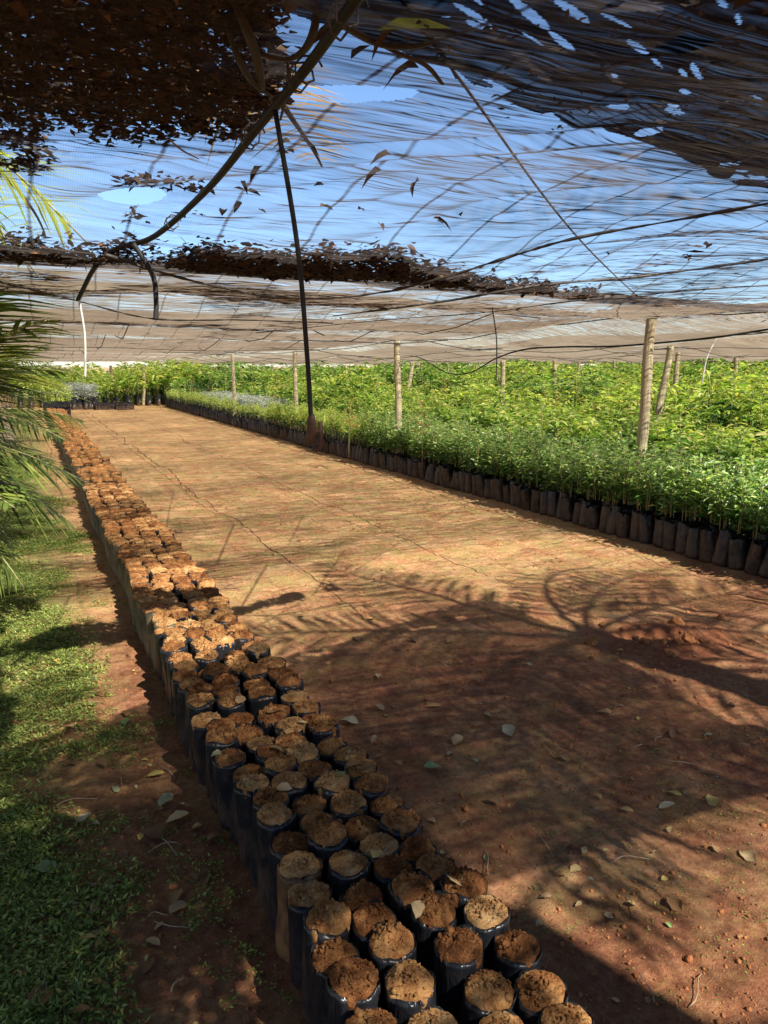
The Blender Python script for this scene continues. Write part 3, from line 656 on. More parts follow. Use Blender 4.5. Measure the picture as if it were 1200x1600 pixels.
# separate leaves seen against the blue net
LF = []
for k in range(4):
    r = np.random.default_rng(100+k); v, f = leaves([[0, 0, 0]], [[1, 0, .1]], .052, .022, [.1+.25*k], .35, 0, r)
    LF.append(make_mesh('dead_leaf', v, f, None, [M['litter_dark']]))
spots = [(548, 97), (532, 45), (618, 50), (597, 268), (490, 293), (500, 325), (410, 262), (376, 285), (383, 300), (378, 318), (455, 225), (468, 222), (430, 240), (460, 242), (592, 352), (676, 343), (365, 296), (440, 262), (612, 245), (655, 285), (350, 330), (404, 330), (1075, 400), (205, 285), (950, 400), (683, 348), (560, 330), (655, 110), (720, 340)]
for i, (px, py) in enumerate(spots):
    p = net_pt(px, py, .004); o = link('dead_leaf', LF[i % 4], None, p)
    s = random.uniform(.6, 1.25); o.scale = (s, s, s); o.rotation_euler = (random.uniform(-.4, .4), random.uniform(-.3, .3), random.uniform(0, 6.28))
    tag(o, 'single dead leaf lying dark against the blue net overhead', 'leaf', 'single dead leaves on the net')
yl = make_mesh('yellow_leaf', *leaves([[0, 0, 0]], [[1, 0, .05]], .11, .055, [.05], .2, 0, np.random.default_rng(1)), None, [M['palm_lit']])
o = link('yellow_leaf', yl, None, at_z(588, 48, 2.08)); o.rotation_euler = (.5, 0, -.5); tag(o, 'yellow green leaf resting on the stalk near the top edge', 'leaf')

# ------------------------------------------------------------------ posts
def make_post(x, y, h, r, lx, ly, label, mat='post', name='net_post', grp='posts that carry the shade net'):
    g = Geo(); n = 26; pts = []; rr = []
    for i in range(n+1):
        t = i/n; pts.append((lx*t+.012*math.sin(t*7+x), ly*t+.01*math.sin(t*9+y), h*t-.05*(i == 0))); rr.append(r*(1.08-.16*t+.03*math.sin(t*23+x*3)))
    g.add(*tube(pts, rr, 16)); o = g.obj(name, [M[mat]], None, True, (x, y, 0)); tag(o, label, 'post', grp)
    if y < 17:
        g = Geo(); g.add(*tube([(lx*.97+math.cos(a)*r*1.0, ly*.97+math.sin(a)*r*1.0, h-.06+.006*math.sin(a*.7)+.0015*a) for a in np.linspace(0, 19, 60)], .0028, 5)); g.obj('wire_tie', [M['wire']], o)
    return o
def post_px(px_top, py_top, y, r, label, h=None, lx=0, ly=0, **kw):
    t = at_y(px_top, py_top, y); make_post(t.x-lx, t.y-ly, t.z if h is None else h, r, lx, ly, label, **kw)
post_px(1021, 487, 5.75, .051, 'thick pale wooden post nearest the camera among the front saplings', lx=.07, ly=-.02)
post_px(621, 533, 10.8, .051, 'second pale wooden post along the front bed, centre of the view', lx=-.03)
post_px(461, 549, 15.9, .048, 'third wooden post along the bed, just left of the hanging sprinkler', lx=.02)
post_px(364, 553, 21.0, .048, 'fourth slim wooden post beside the silvery plants', lx=.02)
post_px(1047, 540, 8.6, .051, 'leaning pale post close behind the nearest post', lx=.24)
post_px(1061, 550, 11.5, .05, 'short leaning post half hidden behind the leaning post', lx=.12)
post_px(786, 563, 14.0, .055, 'grey upright post in mid field behind the drop tube', lx=0)
post_px(645, 566, 19.0, .06, 'leaning post in mid field right of the second post', lx=.35)
post_px(653, 568, 22.0, .08, 'thin post crossing behind the leaning mid field post', lx=-.1)
post_px(277, 564, 34.0, .06, 'dark short post at the far end of the path', mat='dark_wood')
post_px(173, 571, 34.5, .06, 'dark thin post behind the far bushes', mat='dark_wood')
for px, py, y in ((540, 570, 24), (866, 562, 17), (700, 570, 28), (225, 572, 33), (205, 571, 36), (425, 570, 30), (315, 572, 34), (1150, 553, 15), (600, 570, 34), (497, 571, 36), (745, 570, 30), (905, 566, 24), (960, 562, 27)):
    post_px(px, py, y, .055, 'small distant post sticking up between the saplings', lx=random.uniform(-.2, .2), grp='distant posts among the saplings')

# ------------------------------------------------------------------ filled soil bags
def bag_geo(seed, r=.057, h=.27, lip=.012, wr=.035, n=28, rings=10):
    rg = random.Random(seed); ph = [rg.uniform(0, 6.28) for _ in range(6)]; V = []; Fc = []
    lean = (rg.uniform(-.018, .018), rg.uniform(-.018, .018))
    prof = [(0, .90), (.02, 1.0)] + [(t, 1.02+.02*math.sin(t*9+ph[0])) for t in np.linspace(.12, .93, rings-3)] + [(1.0, 1.0)]
    for i, (t, k) in enumerate(prof):
        for j in range(n):
            a = 2*PI*j/n
            w = 1+wr*(math.sin(3*a+ph[1]+t*2)*.5+math.sin(7*a+ph[2]+t*3)*.35+math.sin(11*a+ph[3]-t*5)*.3)*(.5+t)
            zz = h*t + (lip*(-.3+.35*math.sin(3*a+ph[4])+.45*max(0, math.sin(2*a+ph[5]))**3) if i == len(prof)-1 else 0)
            V.append((math.cos(a)*r*k*w+lean[0]*t, math.sin(a)*r*k*w+lean[1]*t, zz))
    m = len(prof)
    # rolled inner lip down to the soil
    for j in range(n):
        a = 2*PI*j/n; V.append((math.cos(a)*r*.93+lean[0], math.sin(a)*r*.93+lean[1], h-.022))
    for i in range(m):
        for j in range(n):
            a = i*n+j; b_ = i*n+(j+1) % n; Fc += [(a, b_, b_+n), (a, b_+n, a+n)]
    return np.array(V), np.array(Fc), lean
def soil_geo(seed, r=.0545, h=.27, lean=(0, 0), dome=.022, n=34, rings=9, clods=5):
    rg = np.random.default_rng(seed); V = [(0, 0, 1)]; Fc = []
    R = [.0]; pts = []
    for i in range(1, rings+1):
        t = i/rings
        for j in range(n):
            a = 2*PI*j/n; pts.append((t, a))
    t = np.array([0]+[p[0] for p in pts]); a = np.array([0]+[p[1] for p in pts])
    x = np.cos(a)*t*r; y = np.sin(a)*t*r
    bump = (fbm(x*70+seed*7, y*70, 3, seed)-.5)*.012+(fbm(x*150+seed, y*150, 3, seed+1)-.5)*.014
    tilt = rg.uniform(-.12, .12, 2)
    z = h-.002+dome*(1-t**2.2)+bump*(1-.4*t**4)+x*tilt[0]+y*tilt[1]
    edge = 1+.025*np.sin(a*3+seed)*t**3+.02*np.sin(a*7+seed*2)*t**3
    V = np.column_stack([x*edge+lean[0], y*edge+lean[1], z])
    Fc = [(0, 1+j, 1+(j+1) % n) for j in range(n)]
    for i in range(rings-1):
        for j in range(n):
            p = 1+i*n+j; q = 1+i*n+(j+1) % n; Fc += [(p, p+n, q+n), (p, q+n, q)]
    # skirt
    last = 1+(rings-1)*n; sk = V[last:last+n]*np.array([.97, .97, 1])-np.array([0, 0, .03]); b0 = len(V); V = np.vstack([V, sk])
    for j in range(n): Fc += [(last+j, b0+j, b0+(j+1) % n), (last+j, b0+(j+1) % n, last+(j+1) % n)]
    g = Geo(); g.add(V, Fc)
    for _ in range(clods):
        c = rg.uniform(0, 2*PI); q = rg.uniform(0, .9)*r; s = rg.choice([.0018, .0027, .004, .0065, .012], p=[.36, .32, .24, .07, .01])
        cv, cf = blob(s, rg); g.add(cv+np.array([math.cos(c)*q+lean[0], math.sin(c)*q+lean[1], h+dome*(1-(q/r)**2)+s*.1]), cf)
    return g
def blob(s, rg, sub=1):
    ph = (1+5**.5)/2
    v = np.array([(-1, ph, 0), (1, ph, 0), (-1, -ph, 0), (1, -ph, 0), (0, -1, ph), (0, 1, ph), (0, -1, -ph), (0, 1, -ph), (ph, 0, -1), (ph, 0, 1), (-ph, 0, -1), (-ph, 0, 1)], float)
    f = np.array([(0, 11, 5), (0, 5, 1), (0, 1, 7), (0, 7, 10), (0, 10, 11), (1, 5, 9), (5, 11, 4), (11, 10, 2), (10, 7, 6), (7, 1, 8), (3, 9, 4), (3, 4, 2), (3, 2, 6), (3, 6, 8), (3, 8, 9), (4, 9, 5), (2, 4, 11), (6, 2, 10), (8, 6, 7), (9, 8, 1)])
    v = norm(v)*s*rg.uniform(.7, 1.25, (12, 1)); v = v*rg.uniform(.7, 1.2, (1, 3)); return v, f
BAGS = []; SOILS = []
for k in range(10):
    v, f, lean = bag_geo(k*13+1, wr=.045+.03*(k % 3)); BAGS.append((v, f))
    SOILS.append((soil_geo(k*5+3, lean=lean, dome=(.012, .022, .028, .017, .008)[k % 5], n=56, rings=18, clods=110), lean))
bag_me = [make_mesh('bag', v, f, None, [M['bag']]) for v, f in BAGS]
soil_me = [s.mesh('soil', [M['potting']]) for s, _ in SOILS]
def xrow(y): return .555+.008*math.sin(y*1.3)
ncol = 4; spots = []; j = 0; y = 1.02
while y < 26.3:
    gap = 0
    for c in range(ncol):
        x = xrow(y)+.051+c*.118+random.uniform(-.006, .006)+.012*math.sin(y*3.7+c)
        yy = y+random.uniform(-.006, .006)+(.055 if c % 2 else 0)
        spots.append((x-.05, yy, c, j))
    y += .110 if j % 11 else .126; j += 1
grp = 'filled soil bags standing in a long row'
soil_me2 = [soil_geo(k*5+4, r=.0595, lean=SOILS[k][1], dome=.011, clods=24).mesh('soil', [M['potting']]) for k in range(10)]
special = {}
ob = at_z(428, 1340, .27)
best = min(range(300), key=lambda i: (spots[i][0]-ob.x)**2+(spots[i][1]-ob.y)**2+(0 if spots[i][2] == 0 else 9))
special[best] = 'orange'
lf = [(430, 1166), (518, 1215), (655, 1410), (545, 1192), (672, 1325), (540, 1500)]
for i, (x, y, c, j) in enumerate(spots[:300]):
    k = random.randrange(10)
    lab = 'black plastic bag filled with brown soil, behind the foremost rank of the long row'
    if special.get(i) == 'orange': lab = 'soil bag stained orange with mud, at the left edge of the row'
    elif i < 4: lab = None
    t = thing('soil_bag', 'x', 'soil bag', (x, y, 0.0), random.uniform(0, 6.28), grp)
    t['label'] = lab or 'filled soil bag in the foremost rank at the bottom edge'
    if lab is None and False: pass
    s = random.uniform(.9, 1.09); t.scale = (random.uniform(.95, 1.05), random.uniform(.95, 1.05), s)
    t.rotation_euler = (random.uniform(-.04, .04), random.uniform(-.04, .04), t.rotation_euler.z)
    b1 = link('bag', bag_me[k], t)
    if special.get(i) == 'orange':
        me = bag_me[k].copy(); me.materials[0] = M['bag_orange']; b1.data = me
    elif c == 0 and y > 4:
        if 'bagol%d' % k not in M:
            me = bag_me[k].copy(); me.materials[0] = M['bag_olive']; M['bagol%d' % k] = me
        b1.data = M['bagol%d' % k]
    link('soil', (soil_me if y < 4.2 else soil_me2)[k], t)
    if y > 4.2: t.scale.z = .97+.05*(s-.9)/.19
def transform_cat(arrs, pos, rz, sc, lean=None):
    """many copies of one (v, f, m) triple merged"""
    v, f, m = arrs; N = len(pos)
    c, s = np.cos(rz), np.sin(rz); sc = np.asarray(sc, float).reshape(N, -1)
    if sc.shape[1] == 1: sc = np.repeat(sc, 3, 1)
    X = v[None, :, 0]*sc[:, 0:1]; Y_ = v[None, :, 1]*sc[:, 1:2]; Z = v[None, :, 2]*sc[:, 2:3]
    out = np.empty((N, len(v), 3)); out[..., 0] = X*c[:, None]-Y_*s[:, None]; out[..., 1] = X*s[:, None]+Y_*c[:, None]; out[..., 2] = Z
    if lean is not None: out[..., 0] += Z*lean[:, 0:1]; out[..., 1] += Z*lean[:, 1:2]
    out += np.asarray(pos)[:, None, :]
    F2 = f[None]+(np.arange(N)*len(v))[:, None, None]
    return out.reshape(-1, 3), F2.reshape(-1, 3), np.tile(m, N)
def merge_copies(name, protos, pos, mats, sc=None, seed=0, leanamt=.04):
    r = np.random.default_rng(seed); pos = np.asarray(pos, float); N = len(pos); idx = r.integers(0, len(protos), N)
    if sc is None: sc = r.uniform(.85, 1.15, N)
    g = Geo()
    for k, pr in enumerate(protos):
        q = np.where(idx == k)[0]
        if not len(q): continue
        v, f, m = transform_cat(pr, pos[q], r.uniform(0, 6.28, len(q)), np.asarray(sc)[q], r.normal(0, leanamt, (len(q), 2)))
        g.v.append(v); g.f.append(f+g.n); g.m.append(m); g.n += len(v)
    return g.obj(name, mats)
far_protos = []
for k in range(4):
    v, f, lean = bag_geo(k*7+2, n=12, rings=5); g = Geo(); g.add(v, f, 0)
    sv, sf, _ = soil_geo(k+40, r=.061, dome=.01, lean=lean, n=12, rings=4, clods=0).arrays(); g.add(sv, sf, 1); far_protos.append(g.arrays())
o = merge_copies('soil_bags_far', far_protos, [(x, y, 0) for x, y, c, j in spots[300:]], [M['bag_olive'], M['potting']], None, 5)
o.name = 'packed_soil_bags'; tag(o, 'far stretch of the packed soil bag row reaching to the path end', 'soil bags', None, 'stuff')

# soil stuck between bags, fallen leaves on top
# ------------------------------------------------------------------ saplings
def stem_tube(g, h, bend, r=.004, base=(0, 0), n=5, mi=0, z0=0):
    P = [(base[0]+bend[0]*t*t, base[1]+bend[1]*t*t, z0+h*t) for t in np.linspace(0, 1, n)]
    g.add(*tube(P, [r*(1-.5*i/n) for i in range(n)], 5), mi); return P
def small_sapling(seed, lod=0, z0=.27, h=(.26, .50), nl=34, stems=3, L=(.048, .085), W=.40, spread=.06):
    r = np.random.default_rng(seed); st = Geo(); fo = Geo()
    for s in range(stems):
        hh = r.uniform(*h); b = r.normal(0, spread, 2); base = r.normal(0, .012, 2)
        stem_tube(st, hh, b, .0035, base, 5, 0, z0)
        n = nl; t = np.sort(r.uniform(.04, 1, n)**.9); az = np.arange(n)*2.4+r.uniform(0, 6)
        p = np.column_stack([base[0]+b[0]*t*t, base[1]+b[1]*t*t, z0+hh*t]); rad = r.uniform(.0, .085, n)*(1.2-t)
        d = np.column_stack([np.cos(az), np.sin(az), r.uniform(.0, .9, n)])
        p = p+d*rad[:, None]
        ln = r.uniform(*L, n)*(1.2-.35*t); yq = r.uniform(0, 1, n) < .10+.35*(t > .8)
        lo = (t < .4) & ~yq  # low leaves get a darker green that paints the shade inside the plant
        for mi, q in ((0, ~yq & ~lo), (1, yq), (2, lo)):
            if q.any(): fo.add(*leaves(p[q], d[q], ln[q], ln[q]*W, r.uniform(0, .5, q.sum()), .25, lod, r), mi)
    return st, fo
def broad_sapling(seed, lod=0, z0=.27, h=(.4, .6), nl=30, L=(.09, .15), W=.26, stems=1, young=.25, cone=.10):
    """upright stem with drooping lance leaves in tufts, new growth paler"""
    r = np.random.default_rng(seed); st = Geo(); fo = Geo()
    for s in range(stems):
        hh = r.uniform(*h); b = r.normal(0, .06, 2); base = r.normal(0, .01, 2) if stems > 1 else np.zeros(2)
        stem_tube(st, hh, b, .005, base, 5, 0, z0)
        t = np.sort(r.uniform(.2, 1, nl)**.7); az = np.arange(nl)*2.4+r.uniform(0, 6)
        p = np.column_stack([base[0]+b[0]*t*t, base[1]+b[1]*t*t, z0+hh*t])
        d = np.column_stack([np.cos(az), np.sin(az), r.uniform(-.1, .9, nl)+t*.3])
        p = p+d*(r.uniform(0, cone, nl)*(1.15-t))[:, None]
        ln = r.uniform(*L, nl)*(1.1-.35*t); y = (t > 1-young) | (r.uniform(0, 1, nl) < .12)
        lo = (t < .55) & ~y  # darker green low down paints in the shade between plants
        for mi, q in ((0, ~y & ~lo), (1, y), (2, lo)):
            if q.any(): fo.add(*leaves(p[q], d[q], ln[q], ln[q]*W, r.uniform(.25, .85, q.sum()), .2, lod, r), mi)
    return st, fo
bagR = []
for k in range(6):
    v, f, lean = bag_geo(k*11+5, r=.066, h=.27, lip=.03, wr=.12, n=24); bagR.append((v, f))
bagR_me = [make_mesh('bag', v, f, None, [M['bag_dusty']]) for v, f in bagR]
def build_individuals(name, protos, pos, label_fn, cat, grp, mats, with_bag=True, seed=1, smin=.85, smax=1.2):
    r = random.Random(seed)
    ms = [(st.mesh('stem', [M['stem']]), fo.mesh('foliage', mats)) for st, fo in protos]
    out = []
    for i, p in enumerate(pos):
        k = r.randrange(len(ms)); t = thing(name, label_fn(i, p), cat, p, 0, grp)
        rz = r.uniform(0, 6.28); s = r.uniform(smin, smax)
        if with_bag:
            b1 = link('bag', bagR_me[r.randrange(6)], t); b1.rotation_euler = (r.uniform(-.13, .13), r.uniform(-.16, .05), r.uniform(0, 6.28)); b1.scale = (r.uniform(.92, 1.06), 1, r.uniform(.86, 1.12))
        for nm, me in zip(('stem', 'foliage'), ms[k]):
            c = link(nm, me, t); c.rotation_euler = (0, 0, rz); c.scale = (s, s, s); c.location = (0, 0, .0)
        out.append(t)
    return out
# front bed, eight bags deep
bed = []
y = 3.0
while y < 32:
    for c in range(8):
        bed.append((5.07+c*.148+random.uniform(-.018, .018), y+random.uniform(-.02, .02)+(.07 if c % 2 else 0), 0, c))
    y += .142
def key(p): return math.hypot(p[0], p[1])*(1 if p[3] == 0 else 1.55+.12*p[3])
bed.sort(key=key)
def zone(p):   # kinds change along the bed
    y = p[1]+.5*math.sin(p[0]*3)
    return 0 if y < 12.2 else (1 if y < 20 else 2)
ind = bed[:300]; rest = bed[300:]
P_small = [small_sapling(s, 0) for s in range(6)]
P_mid = [broad_sapling(50+s, 1, .25, (.30, .52), 34, (.08, .12), .34, 2, .5, .06) for s in range(5)]
front_s = [p for p in ind if zone(p) == 0]; front_m = [p for p in ind if zone(p) >= 1]
def lab_s(i, p):
    if p[0] < 5.13: return 'small dark leaved sapling in a black bag, front edge of the right bed'
    return 'small dark leaved sapling behind the front edge of the right bed'
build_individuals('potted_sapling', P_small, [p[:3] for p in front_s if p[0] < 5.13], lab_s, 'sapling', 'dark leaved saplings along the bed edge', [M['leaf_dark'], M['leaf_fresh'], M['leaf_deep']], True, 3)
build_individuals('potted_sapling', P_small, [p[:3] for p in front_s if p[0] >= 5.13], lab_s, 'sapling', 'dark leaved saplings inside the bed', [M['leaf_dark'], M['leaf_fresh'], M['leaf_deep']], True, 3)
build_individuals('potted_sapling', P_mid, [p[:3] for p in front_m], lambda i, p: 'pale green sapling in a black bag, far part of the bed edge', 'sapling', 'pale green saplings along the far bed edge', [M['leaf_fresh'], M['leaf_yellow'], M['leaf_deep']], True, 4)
def lowp(st, fo, bag=True, off=0, sm_=2):
    g = Geo(); v, f, m = st.arrays(); g.add(v, f, 0); v, f, m = fo.arrays()
    g.v.append(v); g.f.append(f+g.n); g.m.append(m+sm_); g.n += len(v)
    if bag: bv, bf, _ = bag_geo(3+off, r=.051, h=.29, n=8, rings=4); g.add(bv, bf, 1)
    return g.arrays()
SM = [M['stem'], M['bag_dusty']]
PL_small = [lowp(*small_sapling(20+s, 1, nl=30), off=s) for s in range(5)]
PL_mid = [lowp(*broad_sapling(60+s, 1, .27, (.28, .42), 30, (.07, .11), .3, 1, .5, .07), off=s) for s in range(4)]
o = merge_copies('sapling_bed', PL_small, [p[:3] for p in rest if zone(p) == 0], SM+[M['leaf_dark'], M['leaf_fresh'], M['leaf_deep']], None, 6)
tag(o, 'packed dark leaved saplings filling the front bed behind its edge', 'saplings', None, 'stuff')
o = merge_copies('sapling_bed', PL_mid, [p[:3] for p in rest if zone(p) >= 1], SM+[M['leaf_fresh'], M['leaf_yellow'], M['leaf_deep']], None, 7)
tag(o, 'packed pale green saplings filling the far part of the front bed', 'saplings', None, 'stuff')

# leafy beds behind: yellow green lance leaves
def in_view(x, y, m=.6): return x < 1.27*y+m and y > 1
def bed_points(x0, x1, pitch, y0, y1, r):
    pts = []
    yy = y0
    while yy < y1:
        xx = x0
        while xx < x1:
            if in_view(xx, yy): pts.append((xx+r.uniform(-.03, .03), yy+r.uniform(-.04, .04), 0))
            xx += pitch
        yy += pitch
    return pts
r = random.Random(4)
b2 = bed_points(6.45, 7.9, .2, 4.5, 30, r)
b2.sort(key=lambda p: math.hypot(p[0], p[1])*(1+.12*(p[0]-6.45)))
P_broad = [broad_sapling(80+s, 0, .27, (.30, .62), 34, (.13, .23), .28, 1, .3) for s in range(6)]
n2 = 300
build_individuals('leafy_sapling', P_broad, b2[:n2], lambda i, p: 'yellow green lance leaved sapling in the second bed from the path', 'sapling', 'yellow green saplings in the second bed', [M['leaf_fresh'], M['leaf_yellow'], M['leaf_deep']], True, 9, .85, 1.25)
PLb = [lowp(*broad_sapling(90+s, 1, .27, (.34, .62), 24, (.13, .21), .28, 1, .35), off=s) for s in range(5)]
o = merge_copies('sapling_bed', PLb, b2[n2:], SM+[M['leaf_fresh'], M['leaf_yellow'], M['leaf_deep']], None, 8)
tag(o, 'packed yellow green saplings in the far part of the second bed', 'saplings', None, 'stuff')
# taller beds further in, rising away from the path
PLt = [lowp(*broad_sapling(120+s, 2, .25, (.6, 1.1), 30, (.17, .30), .26, 1, .3, .22), off=s) for s in range(6)]
PLd = [lowp(*broad_sapling(140+s, 2, .25, (.5, 1.0), 30, (.18, .32), .22, 1, .15, .2), off=s) for s in range(5)]
def field(x0, x1, pitch, y0, y1, hs, name_label, protos, mats, seed, hfun=None):
    r2 = random.Random(seed); pts = bed_points(x0, x1, pitch, y0, y1, r2)
    if not pts: return
    n = np.array([fbm(p[0]*.35, p[1]*.35, 2, seed) for p in pts]); n2 = np.array([fbm(p[0]*1.3, p[1]*1.3, 2, seed+5) for p in pts]); s = hs*(.30+.8*n+.55*n2)*np.array([r2.uniform(.85, 1.15) for _ in pts])
    o = merge_copies('sapling_bed', protos, pts, mats, s, seed); tag(o, name_label, 'saplings', None, 'stuff')
fy = SM+[M['leaf_fresh'], M['leaf_yellow'], M['leaf_deep']]; fd = SM+[M['leaf_deep'], M['leaf_fresh'], M['leaf_deep']]; yy_ = SM+[M['leaf_yellow'], M['leaf_yellow'], M['leaf_fresh']]; fr = SM+[M['leaf_fresh'], M['leaf_red'], M['leaf_deep']]
field(8.5, 9.8, .24, 6, 34, .78, 'third bed of bright yellow green saplings', PLt, fy, 21)
field(10.5, 12.2, .29, 8, 36, .92, 'fourth bed of leafy green saplings', PLt, fd, 22)
field(13.0, 15.2, .34, 10, 38, 1.02, 'fifth bed of taller yellow green saplings', PLt, fy, 23)
field(15.8, 19.5, .36, 12, 40, 1.12, 'tall leafy saplings deep in the field', PLd, fy, 24)
field(20, 27, .45, 15, 44, 1.2, 'tall distant saplings at the far right of the field', PLt, fd, 25)
field(27.5, 40, .6, 21, 46, 1.3, 'farthest saplings along the far side net', PLt, fy, 26)
field(6.3, 8.1, .30, 15, 26, 1.0, 'broad leaved plants behind the silvery seedlings', PLd, SM+[M['leaf_fresh'], M['leaf_yellow'], M['leaf_deep']], 27)
field(6.6, 20, .42, 26, 44, 1.15, 'far mixed saplings beyond the path end', PLt, fd, 28)
field(-3.5, 7.5, .40, 33, 44, 1.25, 'low bright saplings behind the path end', PLd, yy_, 29)
# a few reddish young saplings among the green
pts = [tuple(at_y(px, py, y)[:2])+(0,) for px, py, y in ((545, 700, 11), (700, 585, 16), (1085, 585, 12), (905, 575, 13), (430, 590, 20), (870, 620, 12), (1130, 610, 11), (300, 590, 27), (850, 605, 14), (660, 690, 9.5))]
Pr = [broad_sapling(160+s, 1, .25, (.9, 1.15), 30, (.12, .18), .26, 1, .5, .12) for s in range(3)]
for i, p in enumerate(pts):
    x_, y_ = p[0], p[1]
    st, fo = Pr[i % 3]; t = thing('young_tree', 'young sapling with reddish brown new leaves rising above the green', 'sapling', p, i, 'reddish saplings in the field')
    st.obj('stem', [M['stem']], t); fo.obj('foliage', [M['leaf_fresh'], M['leaf_red'], M['leaf_deep']], t); t.scale = (1, 1, .85 if y_ < 12 else 1.05)
# silvery seedlings
def silver(x0, x1, y0, y1, n, lab, h=1.0, seed=3):
    r2 = np.random.default_rng(seed); pts = np.column_stack([r2.uniform(x0, x1, n), r2.uniform(y0, y1, n), np.zeros(n)])
    pr = [lowp(*small_sapling(200+s, 1, .27, (.3, .42), 30, 3, (.05, .09), .25, .06)) for s in range(3)]
    o = merge_copies('silver_seedlings', pr, pts, SM+[M['leaf_silver'], M['leaf_silver'], M['leaf_silver']], r2.uniform(.85*h, 1.05*h, n), seed); tag(o, lab, 'saplings', None, 'stuff')
silver(5.3, 6.35, 19.0, 27, 460, 'bed of pale silvery seedlings behind the front edge', 1.15, 3)
a = at_z(122, 640, 0); silver(a.x-.4, a.x+.6, a.y-.3, a.y+1.2, 70, 'clump of silvery plants at the far end of the path', 1.5, 5)

# bushes and crate at the path end
def bush(px, py, h, w, mat, label, seed, n=500, L=(.07, .13), name='leafy_bush'):
    b = at_z(px, py, 0); t = thing(name, label, 'bush', b); r2 = np.random.default_rng(seed)
    g = Geo()
    for k in range(7):
        a = r2.uniform(0, 6.28); q = r2.uniform(.1, .45)*w; g.add(*tube([(0, 0, 0), (math.cos(a)*q*.5, math.sin(a)*q*.5, h*.45), (math.cos(a)*q, math.sin(a)*q, h*r2.uniform(.75, .95))], [.016, .011, .005], 5))
    g.obj('branches', [M['stem']], t)
    u = norm(r2.normal(0, 1, (n, 3))); rad = r2.uniform(.35, 1, (n, 1))**.6; lump = 1+.35*np.sin(u[:, 0:1]*5+seed)*np.cos(u[:, 2:3]*4+u[:, 1:2]*3)
    p = u*rad*lump*np.array([w/2, w/2, h*.45])+np.array([0, 0, h*.55]); p[:, 2] = np.maximum(p[:, 2], .08)
    g = Geo(); ln = r2.uniform(*L, n); g.add(*leaves(p, u+r2.normal(0, .5, (n, 3)), ln, ln*.36, r2.uniform(0, .7, n), .2, 1, r2)); g.obj('foliage', [M[mat]], t); return t
bush(92, 642, 1.15, 1.0, 'leaf_yellow', 'bright yellow green bush at the far left end of the bag row', 5, 900)
bush(248, 630, 1.45, .9, 'leaf_deep', 'dark broad leaved young tree in a bag at the path end', 6, 700, (.12, .2), 'young_tree')
bush(66, 630, 1.5, 1.4, 'leaf_fresh', 'green bush behind the yellow bush under the palm', 7, 800)
bush(160, 632, .8, 1.5, 'leaf_fresh', 'low green shrub left of the small crates', 8, 700)
bush(210, 632, .75, 1.5, 'leaf_yellow', 'low shrub right behind the small crates', 9, 700)
bush(285, 634, 1.1, 1.1, 'leaf_fresh', 'leafy clump at the far corner of the front bed', 10, 900, (.1, .16))
bush(305, 640, 1.0, .9, 'leaf_deep', 'dark leafy clump beside the far corner of the bed', 12, 700, (.1, .16))
def crate(px, py, w, d, h, label, n):
    b = at_z(px, py, 0); t = thing('nursery_crate', label, 'crate', b)
    g = Geo()
    def bx(x0, x1, y0, y1, z0, z1):
        v = [(x, y, z) for z in (z0, z1) for y in (y0, y1) for x in (x0, x1)]
        g.add(v, [(0, 2, 3), (0, 3, 1), (4, 5, 7), (4, 7, 6), (0, 1, 5), (0, 5, 4), (2, 6, 7), (2, 7, 3), (0, 4, 6), (0, 6, 2), (1, 3, 7), (1, 7, 5)])
    for z0 in (0.02, h*.36, h*.7):
        bx(-w/2, w/2, -d/2-.012, -d/2, z0, z0+h*.24); bx(-w/2, w/2, d/2, d/2+.012, z0, z0+h*.24); bx(-w/2-.012, -w/2, -d/2, d/2, z0, z0+h*.24); bx(w/2, w/2+.012, -d/2, d/2, z0, z0+h*.24)
    for sx in (-1, -.33, .33, 1):
        for sy in (-1, 1): bx(sx*w/2-.02, sx*w/2+.02, sy*d/2-.018, sy*d/2+.018, 0, h)
    bx(-w/2, w/2, -d/2, d/2, 0.004, .018)
    g.obj('slatted_box', [M['bag_dusty']], t, False)
    g2 = Geo(); r2 = np.random.default_rng(int(px))
    for k in range(n):
        x, y = r2.uniform(-w/2+.06, w/2-.06), r2.uniform(-d/2+.06, d/2-.06); v, f, _ = bag_geo(k, r=.05, h=h*1.05, n=10, rings=4); g2.add(v+np.array([x, y, .02]), f)
    g2.obj('seedling_bags', [M['bag']], t)
crate(90, 652, .75, .5, .46, 'grey black slatted crate closing the far end of the bag row', 16)
crate(168, 640, .8, .4, .25, 'small dark crate of bags by the low shrub', 10)
crate(195, 640, .6, .4, .25, 'small dark crate nearest the dark young tree', 8)
crate(125, 640, .7, .4, .25, 'dark crate under the silvery clump', 8)

# far side net and sheds
def wall_net(pts, h, name, label, z0=0):
    V = []; n = 0; Q = []
    for (x0, y0), (x1, y1) in zip(pts, pts[1:]):
        m = 40
        for i in range(m+1):
            t = i/m; x = x0+(x1-x0)*t; y = y0+(y1-y0)*t; wv = .12*math.sin(i*.9)+.06*math.sin(i*2.3)
            for k in range(5): V.append((x+wv*.5, y+wv, z0+(h-z0)*k/4))
        for i in range(m):
            for k in range(4):
                a = n+i*5+k; Q.append((a, a+5, a+6, a+1))
        n += (m+1)*5
    o = link(name, make_mesh(name, np.array(V, float), np.array(Q), None, [M['side_net']])); tag(o, label, 'side net'); return o
wall_net([(-9, 46), (42, 46)], 2.05, 'side_net', 'pale side net hanging along the far end of the nursery', .35)
wall_net([(43.5, 46), (43.5, 4)], 2.1, 'side_net', 'pale side net hanging along the far right side', .2)

